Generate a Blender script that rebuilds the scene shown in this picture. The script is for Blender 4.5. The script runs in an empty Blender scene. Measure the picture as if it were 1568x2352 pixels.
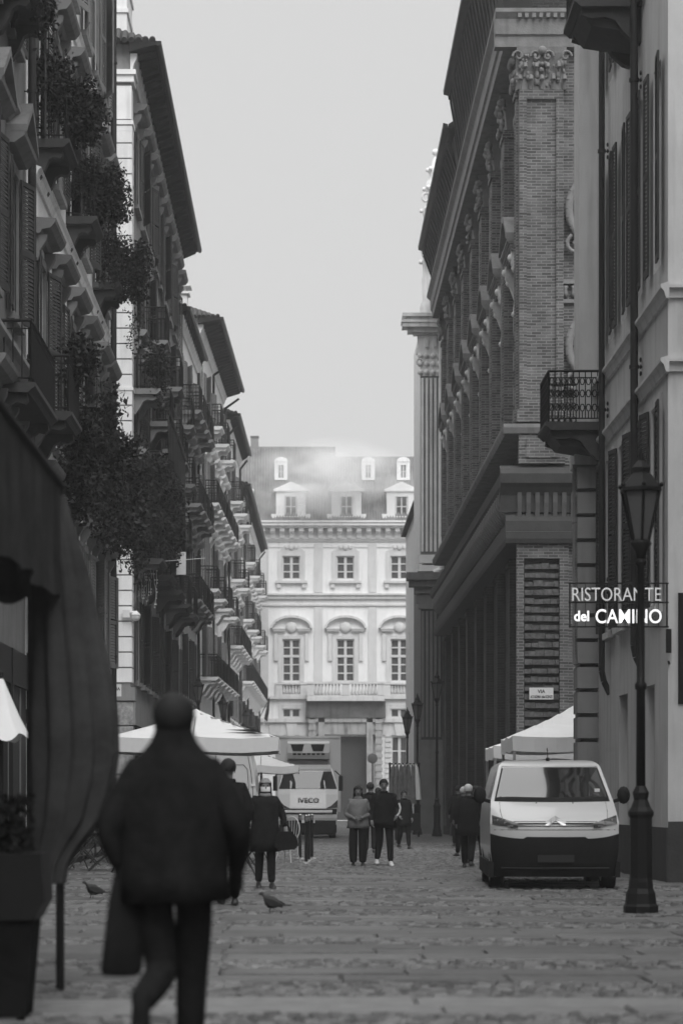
import bpy, math, random
from mathutils import Vector, Matrix
R = math.radians
random.seed(7)
scene = bpy.context.scene

# ------------------------------------------------------------------ camera
F = 5553.0            # focal length in units of the 1568-wide view of the photograph
EYE = 1.3
cd = bpy.data.cameras.new('camera')
cam = bpy.data.objects.new('camera', cd)
scene.collection.objects.link(cam)
cam.location = (0, 0, EYE)
cam.rotation_euler = (R(90), 0, 0)
cd.sensor_fit = 'HORIZONTAL'
cd.sensor_width = 24
cd.lens = 85
cd.shift_x = 84 / 1568
cd.shift_y = 669 / 1568
cd.clip_start = 0.3
cd.clip_end = 2000
cd.dof.use_dof = True
cd.dof.focus_distance = 56
cd.dof.aperture_fstop = 2.2
scene.camera = cam

# ------------------------------------------------------------------ world
SUN_EL, SUN_AZ = R(48), R(180 - 12)        # veiled sun behind the camera
w = bpy.data.worlds.new('World')
scene.world = w
w.use_nodes = True
nt = w.node_tree
nt.nodes.clear()
n_out = nt.nodes.new('ShaderNodeOutputWorld')
n_bg = nt.nodes.new('ShaderNodeBackground')
n_sky = nt.nodes.new('ShaderNodeTexSky')
n_sky.sky_type = 'NISHITA'
n_sky.sun_disc = False
n_sky.sun_elevation = SUN_EL
n_sky.sun_rotation = SUN_AZ
n_sky.air_density = 1.0
n_sky.dust_density = 6.0
n_bw = nt.nodes.new('ShaderNodeRGBToBW')
n_tc = nt.nodes.new('ShaderNodeTexCoord')
n_sx = nt.nodes.new('ShaderNodeSeparateXYZ')
n_mr = nt.nodes.new('ShaderNodeMapRange')   # overcast: brighter towards the zenith
n_mr.inputs['From Min'].default_value = 0.34
n_mr.inputs['From Max'].default_value = 0.95
n_mr.inputs['To Min'].default_value = 7.2
n_mr.inputs['To Max'].default_value = 19.0
n_mix = nt.nodes.new('ShaderNodeMix')
n_mix.data_type = 'FLOAT'
n_mix.inputs[0].default_value = 0.94
nt.links.new(n_tc.outputs['Generated'], n_sx.inputs[0])
nt.links.new(n_sx.outputs['Z'], n_mr.inputs['Value'])
nt.links.new(n_sky.outputs[0], n_bw.inputs[0])
nt.links.new(n_bw.outputs[0], n_mix.inputs[2])
nt.links.new(n_mr.outputs[0], n_mix.inputs[3])
nt.links.new(n_mix.outputs[0], n_bg.inputs['Color'])
n_bg.inputs['Strength'].default_value = 0.1
nt.links.new(n_bg.outputs[0], n_out.inputs['Surface'])

sd = bpy.data.lights.new('sun', 'SUN')
sun = bpy.data.objects.new('sun', sd)
scene.collection.objects.link(sun)
sd.energy = 2.3
sd.angle = R(40)
sd.color = (1, 1, 1)
_d = Vector((math.sin(SUN_AZ) * math.cos(SUN_EL), math.cos(SUN_AZ) * math.cos(SUN_EL), math.sin(SUN_EL)))
sun.rotation_euler = _d.to_track_quat('Z', 'Y').to_euler()

vs = scene.view_settings
vs.view_transform = 'Standard'
vs.look = 'None'
vs.gamma = 1
vs.exposure = 0
scene.cycles.max_bounces = 6
scene.cycles.diffuse_bounces = 3
scene.cycles.glossy_bounces = 3
scene.cycles.volume_bounces = 4
scene.cycles.transparent_max_bounces = 8
scene.cycles.volume_step_rate = 4

# ------------------------------------------------------------------ helpers
def P(px, py, s):
    """a pixel of the 1568-wide photograph seen at scale s (px per metre) -> world point"""
    return Vector(((px - 700) / s, F / s, EYE + (1845 - py) / s))

MATS = {}
def mat(name, base=0.3, rough=0.7, var=0.25, scale=2.0, bump=0.0, bscale=30, metal=0.0, coat=0.0, emit=0.0, stain=0.0, ior=1.45, spec=0.5):
    if name in MATS:
        return MATS[name]
    m = bpy.data.materials.new(name)
    m.use_nodes = True
    t = m.node_tree
    b = t.nodes['Principled BSDF']
    tc = t.nodes.new('ShaderNodeTexCoord')
    n1 = t.nodes.new('ShaderNodeTexNoise')
    n1.inputs['Scale'].default_value = scale
    n1.inputs['Detail'].default_value = 6
    n1.inputs['Roughness'].default_value = 0.65
    t.links.new(tc.outputs['Object'], n1.inputs['Vector'])
    cr = t.nodes.new('ShaderNodeMapRange')
    cr.inputs['From Min'].default_value = 0.25
    cr.inputs['From Max'].default_value = 0.75
    cr.inputs['To Min'].default_value = base * (1 - var)
    cr.inputs['To Max'].default_value = min(0.9, base * (1 + var))
    t.links.new(n1.outputs['Fac'], cr.inputs['Value'])
    col = cr.outputs[0]
    if stain:
        mp = t.nodes.new('ShaderNodeMapping')
        mp.inputs['Scale'].default_value = (2.5, 2.5, 0.25)
        t.links.new(tc.outputs['Object'], mp.inputs['Vector'])
        n2 = t.nodes.new('ShaderNodeTexNoise')
        n2.inputs['Scale'].default_value = 1.6
        n2.inputs['Detail'].default_value = 8
        t.links.new(mp.outputs[0], n2.inputs['Vector'])
        c2 = t.nodes.new('ShaderNodeMapRange')
        c2.inputs['From Min'].default_value = 0.5
        c2.inputs['From Max'].default_value = 0.75
        c2.inputs['To Min'].default_value = 1
        c2.inputs['To Max'].default_value = 1 - stain
        t.links.new(n2.outputs['Fac'], c2.inputs['Value'])
        mu = t.nodes.new('ShaderNodeMath')
        mu.operation = 'MULTIPLY'
        t.links.new(col, mu.inputs[0])
        t.links.new(c2.outputs[0], mu.inputs[1])
        col = mu.outputs[0]
    t.links.new(col, b.inputs['Base Color'])
    b.inputs['Roughness'].default_value = rough
    b.inputs['Metallic'].default_value = metal
    b.inputs['Coat Weight'].default_value = coat
    b.inputs['Coat Roughness'].default_value = 0.08
    b.inputs['IOR'].default_value = ior
    b.inputs['Specular IOR Level'].default_value = spec
    if emit:
        b.inputs['Emission Color'].default_value = (1, 1, 1, 1)
        b.inputs['Emission Strength'].default_value = emit
    if bump:
        n3 = t.nodes.new('ShaderNodeTexNoise')
        n3.inputs['Scale'].default_value = bscale
        n3.inputs['Detail'].default_value = 5
        t.links.new(tc.outputs['Object'], n3.inputs['Vector'])
        bp = t.nodes.new('ShaderNodeBump')
        bp.inputs['Strength'].default_value = bump
        bp.inputs['Distance'].default_value = 0.02
        t.links.new(n3.outputs['Fac'], bp.inputs['Height'])
        t.links.new(bp.outputs[0], b.inputs['Normal'])
    MATS[name] = m
    return m

def brick_mat(name, c1, c2, mortar, bw=0.27, bh=0.08, ms=0.012):
    m = bpy.data.materials.new(name)
    m.use_nodes = True
    t = m.node_tree
    b = t.nodes['Principled BSDF']
    tc = t.nodes.new('ShaderNodeTexCoord')
    sx = t.nodes.new('ShaderNodeSeparateXYZ')
    ad = t.nodes.new('ShaderNodeMath')
    cb = t.nodes.new('ShaderNodeCombineXYZ')
    t.links.new(tc.outputs['Object'], sx.inputs[0])
    t.links.new(sx.outputs['X'], ad.inputs[0])
    t.links.new(sx.outputs['Y'], ad.inputs[1])
    t.links.new(ad.outputs[0], cb.inputs[0])
    t.links.new(sx.outputs['Z'], cb.inputs[1])
    br = t.nodes.new('ShaderNodeTexBrick')
    br.inputs['Scale'].default_value = 1
    br.inputs['Brick Width'].default_value = bw
    br.inputs['Row Height'].default_value = bh
    br.inputs['Mortar Size'].default_value = ms
    br.inputs['Mortar Smooth'].default_value = 0.3
    br.inputs['Bias'].default_value = -0.1
    br.inputs['Color1'].default_value = (c1, c1, c1, 1)
    br.inputs['Color2'].default_value = (c2, c2, c2, 1)
    br.inputs['Mortar'].default_value = (mortar, mortar, mortar, 1)
    t.links.new(cb.outputs[0], br.inputs['Vector'])
    n1 = t.nodes.new('ShaderNodeTexNoise')
    n1.inputs['Scale'].default_value = 1.3
    n1.inputs['Detail'].default_value = 9
    n1.inputs['Roughness'].default_value = 0.7
    t.links.new(tc.outputs['Object'], n1.inputs['Vector'])
    mr = t.nodes.new('ShaderNodeMapRange')
    mr.inputs['From Min'].default_value = 0.3
    mr.inputs['From Max'].default_value = 0.7
    mr.inputs['To Min'].default_value = 0.6
    mr.inputs['To Max'].default_value = 1.35
    t.links.new(n1.outputs['Fac'], mr.inputs['Value'])
    mx = t.nodes.new('ShaderNodeMix')
    mx.data_type = 'RGBA'
    mx.blend_type = 'MULTIPLY'
    mx.inputs[0].default_value = 1
    t.links.new(br.outputs['Color'], mx.inputs[6])
    t.links.new(mr.outputs[0], mx.inputs[7])
    t.links.new(mx.outputs[2], b.inputs['Base Color'])
    b.inputs['Roughness'].default_value = 0.9
    bp = t.nodes.new('ShaderNodeBump')
    bp.inputs['Strength'].default_value = 0.6
    bp.inputs['Distance'].default_value = 0.02
    bp.invert = True
    t.links.new(br.outputs['Fac'], bp.inputs['Height'])
    t.links.new(bp.outputs[0], b.inputs['Normal'])
    MATS[name] = m
    return m

class MB:
    """collects shapes; build() links them as ONE mesh object"""
    def __init__(s):
        s.v, s.f, s.m, s.sm = [], [], [], []
    def add(s, vs_, fs_, mi=0, smooth=False):
        o = len(s.v)
        s.v += [tuple(v) for v in vs_]
        for f in fs_:
            s.f.append([i + o for i in f]); s.m.append(mi); s.sm.append(smooth)
        return s
    def box(s, x0, x1, y0, y1, z0, z1, mi=0):
        v = [(x0,y0,z0),(x1,y0,z0),(x1,y1,z0),(x0,y1,z0),(x0,y0,z1),(x1,y0,z1),(x1,y1,z1),(x0,y1,z1)]
        return s.add(v, [(0,3,2,1),(4,5,6,7),(0,1,5,4),(1,2,6,5),(2,3,7,6),(3,0,4,7)], mi)
    def bar(s, a, b, r, mi=0, n=6, r2=None, smooth=True):
        a, b = Vector(a), Vector(b)
        d = (b - a)
        if d.length < 1e-6: return s
        q = d.to_track_quat('Z', 'Y')
        r2 = r if r2 is None else r2
        vs_ = []
        for c, rr in ((a, r), (b, r2)):
            for k in range(n):
                t = 2 * math.pi * k / n
                vs_.append(c + q @ Vector((rr * math.cos(t), rr * math.sin(t), 0)))
        fs_ = [(k, (k+1) % n, n + (k+1) % n, n + k) for k in range(n)]
        s.add(vs_, fs_, mi, smooth)
        s.add(vs_, [tuple(range(n))[::-1], tuple(range(n, 2*n))], mi)
        return s
    def tube(s, pts, r, mi=0, n=6):
        for a, b in zip(pts[:-1], pts[1:]): s.bar(a, b, r, mi, n)
        return s
    def lathe(s, prof, c=(0,0,0), n=12, mi=0, smooth=True, sx=1, sy=1):
        vs_, fs_ = [], []
        for r, z in prof:
            for k in range(n):
                t = 2 * math.pi * (k + .5) / n
                vs_.append((c[0] + sx*r*math.cos(t), c[1] + sy*r*math.sin(t), c[2] + z))
        for i in range(len(prof)-1):
            for k in range(n):
                fs_.append((i*n+k, i*n+(k+1)%n, (i+1)*n+(k+1)%n, (i+1)*n+k))
        fs_.append(tuple(range(n))[::-1]); fs_.append(tuple((len(prof)-1)*n+k for k in range(n)))
        return s.add(vs_, fs_, mi, smooth)
    def ball(s, c, r, n=10, mi=0, sx=1, sy=1, sz=1):
        m = n // 2 + 1
        prof = [(max(1e-3, r*math.sin(math.pi*i/m)), -sz*r*math.cos(math.pi*i/m)) for i in range(m+1)]
        return s.lathe(prof, c, n, mi, True, sx, sy)
    def prism(s, poly, axis, a, b, mi=0):
        """polygon extruded along axis from a to b; axis x: poly=(y,z); y: (x,z); z: (x,y)"""
        n = len(poly)
        def pt(p, t):
            return {'x': (t, p[0], p[1]), 'y': (p[0], t, p[1]), 'z': (p[0], p[1], t)}[axis]
        v = [pt(p, a) for p in poly] + [pt(p, b) for p in poly]
        fs_ = [(k, (k+1) % n, n + (k+1) % n, n + k) for k in range(n)]
        fs_ += [tuple(range(n))[::-1], tuple(range(n, 2*n))]
        return s.add(v, fs_, mi)
    def quad(s, a, b, c, d, mi=0):
        return s.add([a, b, c, d], [(0, 1, 2, 3)], mi)
    def build(s, name, mats, parent=None, loc=(0,0,0), rot=0.0, fix=True):
        me = bpy.data.meshes.new(name)
        me.from_pydata(s.v, [], s.f)
        if not isinstance(mats, (list, tuple)): mats = [mats]
        for m in mats: me.materials.append(m)
        me.polygons.foreach_set('material_index', s.m)
        me.polygons.foreach_set('use_smooth', s.sm)
        me.update()
        if fix:
            import bmesh
            bm = bmesh.new(); bm.from_mesh(me)
            bmesh.ops.recalc_face_normals(bm, faces=bm.faces)
            bm.to_mesh(me); bm.free()
        o = bpy.data.objects.new(name, me)
        scene.collection.objects.link(o)
        o.parent = parent
        o.location = loc
        o.rotation_euler = (0, 0, rot)
        return o

def tag(o, label=None, cat=None, group=None, kind=None):
    if label: o['label'] = label
    if cat: o['category'] = cat
    if group: o['group'] = group
    if kind: o['kind'] = kind
    return o

def empty(name, loc=(0,0,0), rot=0.0, label=None, cat=None, group=None):
    o = bpy.data.objects.new(name, None)
    scene.collection.objects.link(o)
    o.location = loc
    o.rotation_euler = (0, 0, rot)
    return tag(o, label, cat, group)

def cp(src, parent=None, loc=None, rot=None, label=None):
    """copy of an object with copies of its parts and sub-parts"""
    c = src.copy()
    scene.collection.objects.link(c)
    c.parent = parent
    if loc is not None: c.location = loc
    if rot is not None: c.rotation_euler = (0, 0, rot)
    if label: c['label'] = label
    for ch in list(src.children):
        k = cp(ch, c)
    return c

def kill(o):
    for ch in list(o.children): kill(ch)
    bpy.data.objects.remove(o)

# ------------------------------------------------------------------ materials
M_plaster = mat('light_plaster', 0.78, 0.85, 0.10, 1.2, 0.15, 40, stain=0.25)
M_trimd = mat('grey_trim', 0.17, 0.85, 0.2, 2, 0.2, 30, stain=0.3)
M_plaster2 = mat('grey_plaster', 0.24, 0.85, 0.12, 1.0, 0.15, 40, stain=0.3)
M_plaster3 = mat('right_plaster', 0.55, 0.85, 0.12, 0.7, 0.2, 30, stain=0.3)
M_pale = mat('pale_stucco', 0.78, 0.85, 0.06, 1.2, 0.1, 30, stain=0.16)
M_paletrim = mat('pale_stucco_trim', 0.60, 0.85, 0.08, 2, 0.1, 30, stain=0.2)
M_stone = mat('stone', 0.20, 0.85, 0.2, 3, 0.4, 20, stain=0.3)
M_rough = mat('rough_stone', 0.30, 0.9, 0.55, 9, 1.0, 14)
M_darkstone = mat('dark_stone', 0.045, 0.85, 0.25, 3, 0.3, 20)
M_iron = mat('black_iron', 0.014, 0.5, 0.2, 8, spec=0.2)
M_shut = mat('louvred_wood', 0.035, 0.6, 0.25, 3, 0.1, 20, spec=0.25)
M_shutl = mat('pale_louvred_wood', 0.16, 0.6, 0.2, 3)
M_glass = mat('window_glass', 0.03, 0.08, 0.3, 1.2)
M_frame = mat('window_paint', 0.55, 0.6, 0.1, 5)
M_gutter = mat('gutter_metal', 0.02, 0.5, 0.3, 6, spec=0.3)
M_tile = mat('roof_tile', 0.06, 0.85, 0.35, 6, 0.4, 20)
M_eave = mat('eave_wood', 0.025, 0.8, 0.3, 4, spec=0.2)
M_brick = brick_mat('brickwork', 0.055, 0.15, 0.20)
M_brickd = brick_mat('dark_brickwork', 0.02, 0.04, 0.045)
M_leaf = mat('leaf', 0.014, 0.6, 0.5, 5, spec=0.15)
M_leaf2 = mat('pale_leaf', 0.035, 0.6, 0.4, 5, spec=0.2)
M_white = mat('white_canvas', 0.76, 0.8, 0.05, 2, 0.1, 8)
M_dkcanvas = mat('dark_canvas', 0.012, 0.9, 0.4, 3, 0.2, 10, spec=0.08)

# ------------------------------------------------------------------ ground
def ground_mat():
    m = bpy.data.materials.new('stone_paving')
    m.use_nodes = True
    t = m.node_tree
    L = t.links.new
    N = t.nodes.new
    b = t.nodes['Principled BSDF']
    tc = N('ShaderNodeTexCoord')
    # warp
    nz = N('ShaderNodeTexNoise'); nz.inputs['Scale'].default_value = 0.30; nz.inputs['Detail'].default_value = 4
    L(tc.outputs['Object'], nz.inputs['Vector'])
    sc = N('ShaderNodeVectorMath'); sc.operation = 'SCALE'; sc.inputs['Scale'].default_value = 0.9
    L(nz.outputs['Color'], sc.inputs[0])
    wv = N('ShaderNodeVectorMath'); wv.operation = 'ADD'
    L(tc.outputs['Object'], wv.inputs[0]); L(sc.outputs[0], wv.inputs[1])
    # slabs
    br = N('ShaderNodeTexBrick')
    br.inputs['Scale'].default_value = 1
    br.inputs['Brick Width'].default_value = 1.35
    br.inputs['Row Height'].default_value = 0.85
    br.inputs['Mortar Size'].default_value = 0.022
    br.inputs['Mortar Smooth'].default_value = 0.4
    br.inputs['Color1'].default_value = (0.065,)*3 + (1,)
    br.inputs['Color2'].default_value = (0.11,)*3 + (1,)
    br.inputs['Mortar'].default_value = (0.025,)*3 + (1,)
    L(wv.outputs[0], br.inputs['Vector'])
    # cobbles
    vo = N('ShaderNodeTexVoronoi'); vo.feature = 'DISTANCE_TO_EDGE'; vo.inputs['Scale'].default_value = 7.5
    vc = N('ShaderNodeTexVoronoi'); vc.inputs['Scale'].default_value = 7.5
    L(tc.outputs['Object'], vo.inputs['Vector']); L(tc.outputs['Object'], vc.inputs['Vector'])
    edge = N('ShaderNodeMapRange'); edge.inputs['From Max'].default_value = 0.16
    L(vo.outputs['Distance'], edge.inputs['Value'])
    bwv = N('ShaderNodeRGBToBW'); L(vc.outputs['Color'], bwv.inputs[0])
    cm = N('ShaderNodeMapRange'); cm.inputs['To Min'].default_value = 0.05; cm.inputs['To Max'].default_value = 0.19
    L(bwv.outputs[0], cm.inputs['Value'])
    cmu = N('ShaderNodeMath'); cmu.operation = 'MULTIPLY'
    L(cm.outputs[0], cmu.inputs[0]); L(edge.outputs[0], cmu.inputs[1])
    # bands across the street: slabs / cobbles
    sx = N('ShaderNodeSeparateXYZ'); L(wv.outputs[0], sx.inputs[0])
    m1 = N('ShaderNodeMath'); m1.operation = 'MULTIPLY'; m1.inputs[1].default_value = 2 * math.pi / 4.9
    L(sx.outputs['Y'], m1.inputs[0])
    si = N('ShaderNodeMath'); si.operation = 'SINE'; L(m1.outputs[0], si.inputs[0])
    ms = N('ShaderNodeMapRange'); ms.inputs['From Min'].default_value = -0.12; ms.inputs['From Max'].default_value = 0.12
    L(si.outputs[0], ms.inputs['Value'])
    # beyond 45 m mostly cobbles
    fr = N('ShaderNodeMapRange'); fr.inputs['From Min'].default_value = 44; fr.inputs['From Max'].default_value = 46
    fr.inputs['To Min'].default_value = 1; fr.inputs['To Max'].default_value = 0
    L(sx.outputs['Y'], fr.inputs['Value'])
    mk = N('ShaderNodeMath'); mk.operation = 'MULTIPLY'; L(ms.outputs[0], mk.inputs[0]); L(fr.outputs[0], mk.inputs[1])
    mix = N('ShaderNodeMix'); mix.data_type = 'RGBA'
    L(mk.outputs[0], mix.inputs[0]); L(cmu.outputs[0], mix.inputs[6]); L(br.outputs['Color'], mix.inputs[7])
    # dirt
    nd = N('ShaderNodeTexNoise'); nd.inputs['Scale'].default_value = 1.1; nd.inputs['Detail'].default_value = 9; nd.inputs['Roughness'].default_value = 0.7
    L(tc.outputs['Object'], nd.inputs['Vector'])
    md = N('ShaderNodeMapRange'); md.inputs['From Min'].default_value = 0.3; md.inputs['From Max'].default_value = 0.7
    md.inputs['To Min'].default_value = 0.4; md.inputs['To Max'].default_value = 1.5
    L(nd.outputs['Fac'], md.inputs['Value'])
    fx = N('ShaderNodeMix'); fx.data_type = 'RGBA'; fx.blend_type = 'MULTIPLY'; fx.inputs[0].default_value = 1
    L(mix.outputs[2], fx.inputs[6]); L(md.outputs[0], fx.inputs[7])
    L(fx.outputs[2], b.inputs['Base Color'])
    rr = N('ShaderNodeMapRange'); rr.inputs['To Min'].default_value = 0.32; rr.inputs['To Max'].default_value = 0.75
    L(nd.outputs['Fac'], rr.inputs['Value']); L(rr.outputs[0], b.inputs['Roughness'])
    b.inputs['Specular IOR Level'].default_value = 0.35
    # bump: rounded cobbles, slab joints, fine grain
    hm = N('ShaderNodeMix'); hm.data_type = 'FLOAT'
    bi = N('ShaderNodeMath'); bi.operation = 'SUBTRACT'; bi.inputs[0].default_value = 1.2; L(br.outputs['Fac'], bi.inputs[1])
    L(mk.outputs[0], hm.inputs[0]); L(edge.outputs[0], hm.inputs[2]); L(bi.outputs[0], hm.inputs[3])
    nf = N('ShaderNodeTexNoise'); nf.inputs['Scale'].default_value = 14; nf.inputs['Detail'].default_value = 6
    L(tc.outputs['Object'], nf.inputs['Vector'])
    ha = N('ShaderNodeMath'); ha.operation = 'ADD'; L(hm.outputs[0], ha.inputs[0]); L(nf.outputs['Fac'], ha.inputs[1])
    bp = N('ShaderNodeBump'); bp.inputs['Strength'].default_value = 0.9; bp.inputs['Distance'].default_value = 0.025
    L(ha.outputs[0], bp.inputs['Height']); L(bp.outputs[0], b.inputs['Normal'])
    return m
M_ground = ground_mat()
g = MB()
g.add([(-300,-60,0),(300,-60,0),(300,500,0),(-300,500,0)], [(0,1,2,3)])
tag(g.build('ground', M_ground, None, (0,0,-0.006)), kind='structure')
def stone_mat():
    m = bpy.data.materials.new('laid_stone'); m.use_nodes = True
    t = m.node_tree; L = t.links.new; N = t.nodes.new
    b = t.nodes['Principled BSDF']
    at = N('ShaderNodeAttribute'); at.attribute_name = 'stone'
    tc = N('ShaderNodeTexCoord')
    n1 = N('ShaderNodeTexNoise'); n1.inputs['Scale'].default_value = 5; n1.inputs['Detail'].default_value = 9; n1.inputs['Roughness'].default_value = 0.7
    L(tc.outputs['Object'], n1.inputs['Vector'])
    n2 = N('ShaderNodeTexNoise'); n2.inputs['Scale'].default_value = 0.45; n2.inputs['Detail'].default_value = 5
    L(tc.outputs['Object'], n2.inputs['Vector'])
    m1 = N('ShaderNodeMapRange'); m1.inputs['From Min'].default_value = 0.3; m1.inputs['From Max'].default_value = 0.7; m1.inputs['To Min'].default_value = 0.7; m1.inputs['To Max'].default_value = 1.25
    L(n1.outputs['Fac'], m1.inputs['Value'])
    m2 = N('ShaderNodeMapRange'); m2.inputs['From Min'].default_value = 0.35; m2.inputs['From Max'].default_value = 0.65; m2.inputs['To Min'].default_value = 0.8; m2.inputs['To Max'].default_value = 1.15
    L(n2.outputs['Fac'], m2.inputs['Value'])
    a = N('ShaderNodeMath'); a.operation = 'MULTIPLY'; L(at.outputs['Fac'], a.inputs[0]); L(m1.outputs[0], a.inputs[1])
    c = N('ShaderNodeMath'); c.operation = 'MULTIPLY'; L(a.outputs[0], c.inputs[0]); L(m2.outputs[0], c.inputs[1])
    L(c.outputs[0], b.inputs['Base Color'])
    rr = N('ShaderNodeMapRange'); rr.inputs['From Min'].default_value = 0.35; rr.inputs['From Max'].default_value = 0.65; rr.inputs['To Min'].default_value = 0.4; rr.inputs['To Max'].default_value = 0.7
    L(n2.outputs['Fac'], rr.inputs['Value']); L(rr.outputs[0], b.inputs['Roughness'])
    bp = N('ShaderNodeBump'); bp.inputs['Strength'].default_value = 0.6; bp.inputs['Distance'].default_value = 0.012
    n3 = N('ShaderNodeTexNoise'); n3.inputs['Scale'].default_value = 22; n3.inputs['Detail'].default_value = 6
    L(tc.outputs['Object'], n3.inputs['Vector']); L(n3.outputs['Fac'], bp.inputs['Height']); L(bp.outputs[0], b.inputs['Normal'])
    return m
def paving():
    rnd = random.Random(21)
    V, FC, A = [], [], []
    def stone(x, y, w_, d_, h, inset, col, tx=0.0, ty=0.0):
        o = len(V)
        j = lambda s_: rnd.uniform(-s_, s_)
        q = inset*0.5
        V.extend([(x+j(q),y+j(q),-0.01),(x+w_+j(q),y+j(q),-0.01),(x+w_+j(q),y+d_+j(q),-0.01),(x+j(q),y+d_+j(q),-0.01)])
        i_ = inset
        V.extend([(x+i_,y+i_,h-tx-ty),(x+w_-i_,y+i_,h+tx-ty),(x+w_-i_,y+d_-i_,h+tx+ty),(x+i_,y+d_-i_,h-tx+ty)])
        FC.extend([(o+4,o+5,o+6,o+7),(o,o+1,o+5,o+4),(o+1,o+2,o+6,o+5),(o+2,o+3,o+7,o+6),(o+3,o,o+4,o+7)])
        A.extend([col]*8)
    def warp(x, y): return 0.35*math.sin(x*0.35+y*0.11) + 0.02*x
    y = 11.8; band = 0
    while y < 78:
        slab = (band % 2 == 0) and y < 47
        if slab:
            for row in range(2 if rnd.random() < 0.7 else 3):
                d_ = rnd.uniform(0.55, 0.8); x = -9.0 + rnd.uniform(-1,0)
                while x < 9.5:
                    w_ = rnd.uniform(0.9, 1.9)
                    stone(x, y + warp(x, y), w_-0.015, d_-0.015, 0.008+rnd.uniform(0,0.012), 0.014, rnd.uniform(0.16,0.2) if y < 15.2 else rnd.uniform(0.065,0.14), rnd.uniform(-.004,.004), rnd.uniform(-.004,.004)); x += w_
                y += d_
        else:
            n = rnd.randint(9, 16)
            for row in range(n):
                d_ = rnd.uniform(0.11, 0.14); x = -9.0 + rnd.uniform(-.2,0)
                while x < 9.5:
                    w_ = rnd.uniform(0.10, 0.17)
                    if rnd.random() > 0.015:
                        stone(x, y + warp(x, y) + rnd.uniform(-.008,.008), w_-0.016, d_-0.016, 0.004+rnd.uniform(0,0.02), 0.022, rnd.uniform(0.035,0.17), rnd.uniform(-.005,.005), rnd.uniform(-.006,.006))
                    x += w_
                y += d_
        band += 1
    me = bpy.data.meshes.new('paving')
    me.from_pydata(V, [], FC)
    at = me.attributes.new('stone', 'FLOAT', 'POINT'); at.data.foreach_set('value', A)
    me.materials.append(stone_mat()); me.update()
    o = bpy.data.objects.new('paving', me); scene.collection.objects.link(o)
    tag(o, kind='structure')
paving()

# ------------------------------------------------------------------ building kit
# local frame of every facade: x along the wall, -y outward, z up
def wall_mesh(L, H, ops, depth=6.0, rv=0.22, mi=0, gl=1):
    """wall with real recessed openings; ops = [(x0,x1,z0,z1)]"""
    b = MB()
    xs = sorted(set([0, L] + [o[0] for o in ops] + [o[1] for o in ops]))
    zs = sorted(set([0, H] + [o[2] for o in ops] + [o[3] for o in ops]))
    def inside(x, z):
        for o in ops:
            if o[0] < x < o[1] and o[2] < z < o[3]: return True
        return False
    for i in range(len(xs)-1):
        k = 0
        while k < len(zs)-1:
            if inside((xs[i]+xs[i+1])/2, (zs[k]+zs[k+1])/2):
                k += 1; continue
            j = k
            while j < len(zs)-1 and not inside((xs[i]+xs[i+1])/2, (zs[j]+zs[j+1])/2): j += 1
            b.quad((xs[i],0,zs[k]), (xs[i+1],0,zs[k]), (xs[i+1],0,zs[j]), (xs[i],0,zs[j]), mi)
            k = j
    for x0, x1, z0, z1 in ops:
        b.quad((x0,0,z0),(x0,rv,z0),(x0,rv,z1),(x0,0,z1), mi)
        b.quad((x1,rv,z0),(x1,0,z0),(x1,0,z1),(x1,rv,z1), mi)
        b.quad((x0,0,z0),(x1,0,z0),(x1,rv,z0),(x0,rv,z0), mi)
        b.quad((x0,rv,z1),(x1,rv,z1),(x1,0,z1),(x0,0,z1), mi)
        b.quad((x0,rv,z0),(x1,rv,z0),(x1,rv,z1),(x0,rv,z1), gl)
    b.quad((L,0,0),(L,depth,0),(L,depth,H),(L,0,H), mi)
    b.quad((0,depth,0),(0,0,0),(0,0,H),(0,depth,H), mi)
    b.quad((L,depth,0),(0,depth,0),(0,depth,H),(L,depth,H), mi)
    b.quad((0,0,H),(L,0,H),(L,depth,H),(0,depth,H), mi)
    return b

def shutter_mesh(w, h):
    b = MB()
    t = 0.035
    b.box(0, 0.05, -t, 0, 0, h); b.box(w-0.05, w, -t, 0, 0, h)
    b.box(0.05, w-0.05, -t, 0, 0, 0.1); b.box(0.05, w-0.05, -t, 0, h-0.08, h); b.box(0.05, w-0.05, -t, 0, h*0.5-0.05, h*0.5+0.05)
    n = max(6, int(h / 0.075))
    for k in range(n):
        z = 0.1 + (h - 0.18) * (k + .5) / n
        if abs(z - h*0.5) < 0.06: continue
        b.prism([(-t+0.003, z-0.028), (-t+0.012, z-0.034), (-0.003, z+0.026), (-0.012, z+0.032)], 'x', 0.05, w-0.05)
    return b

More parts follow.
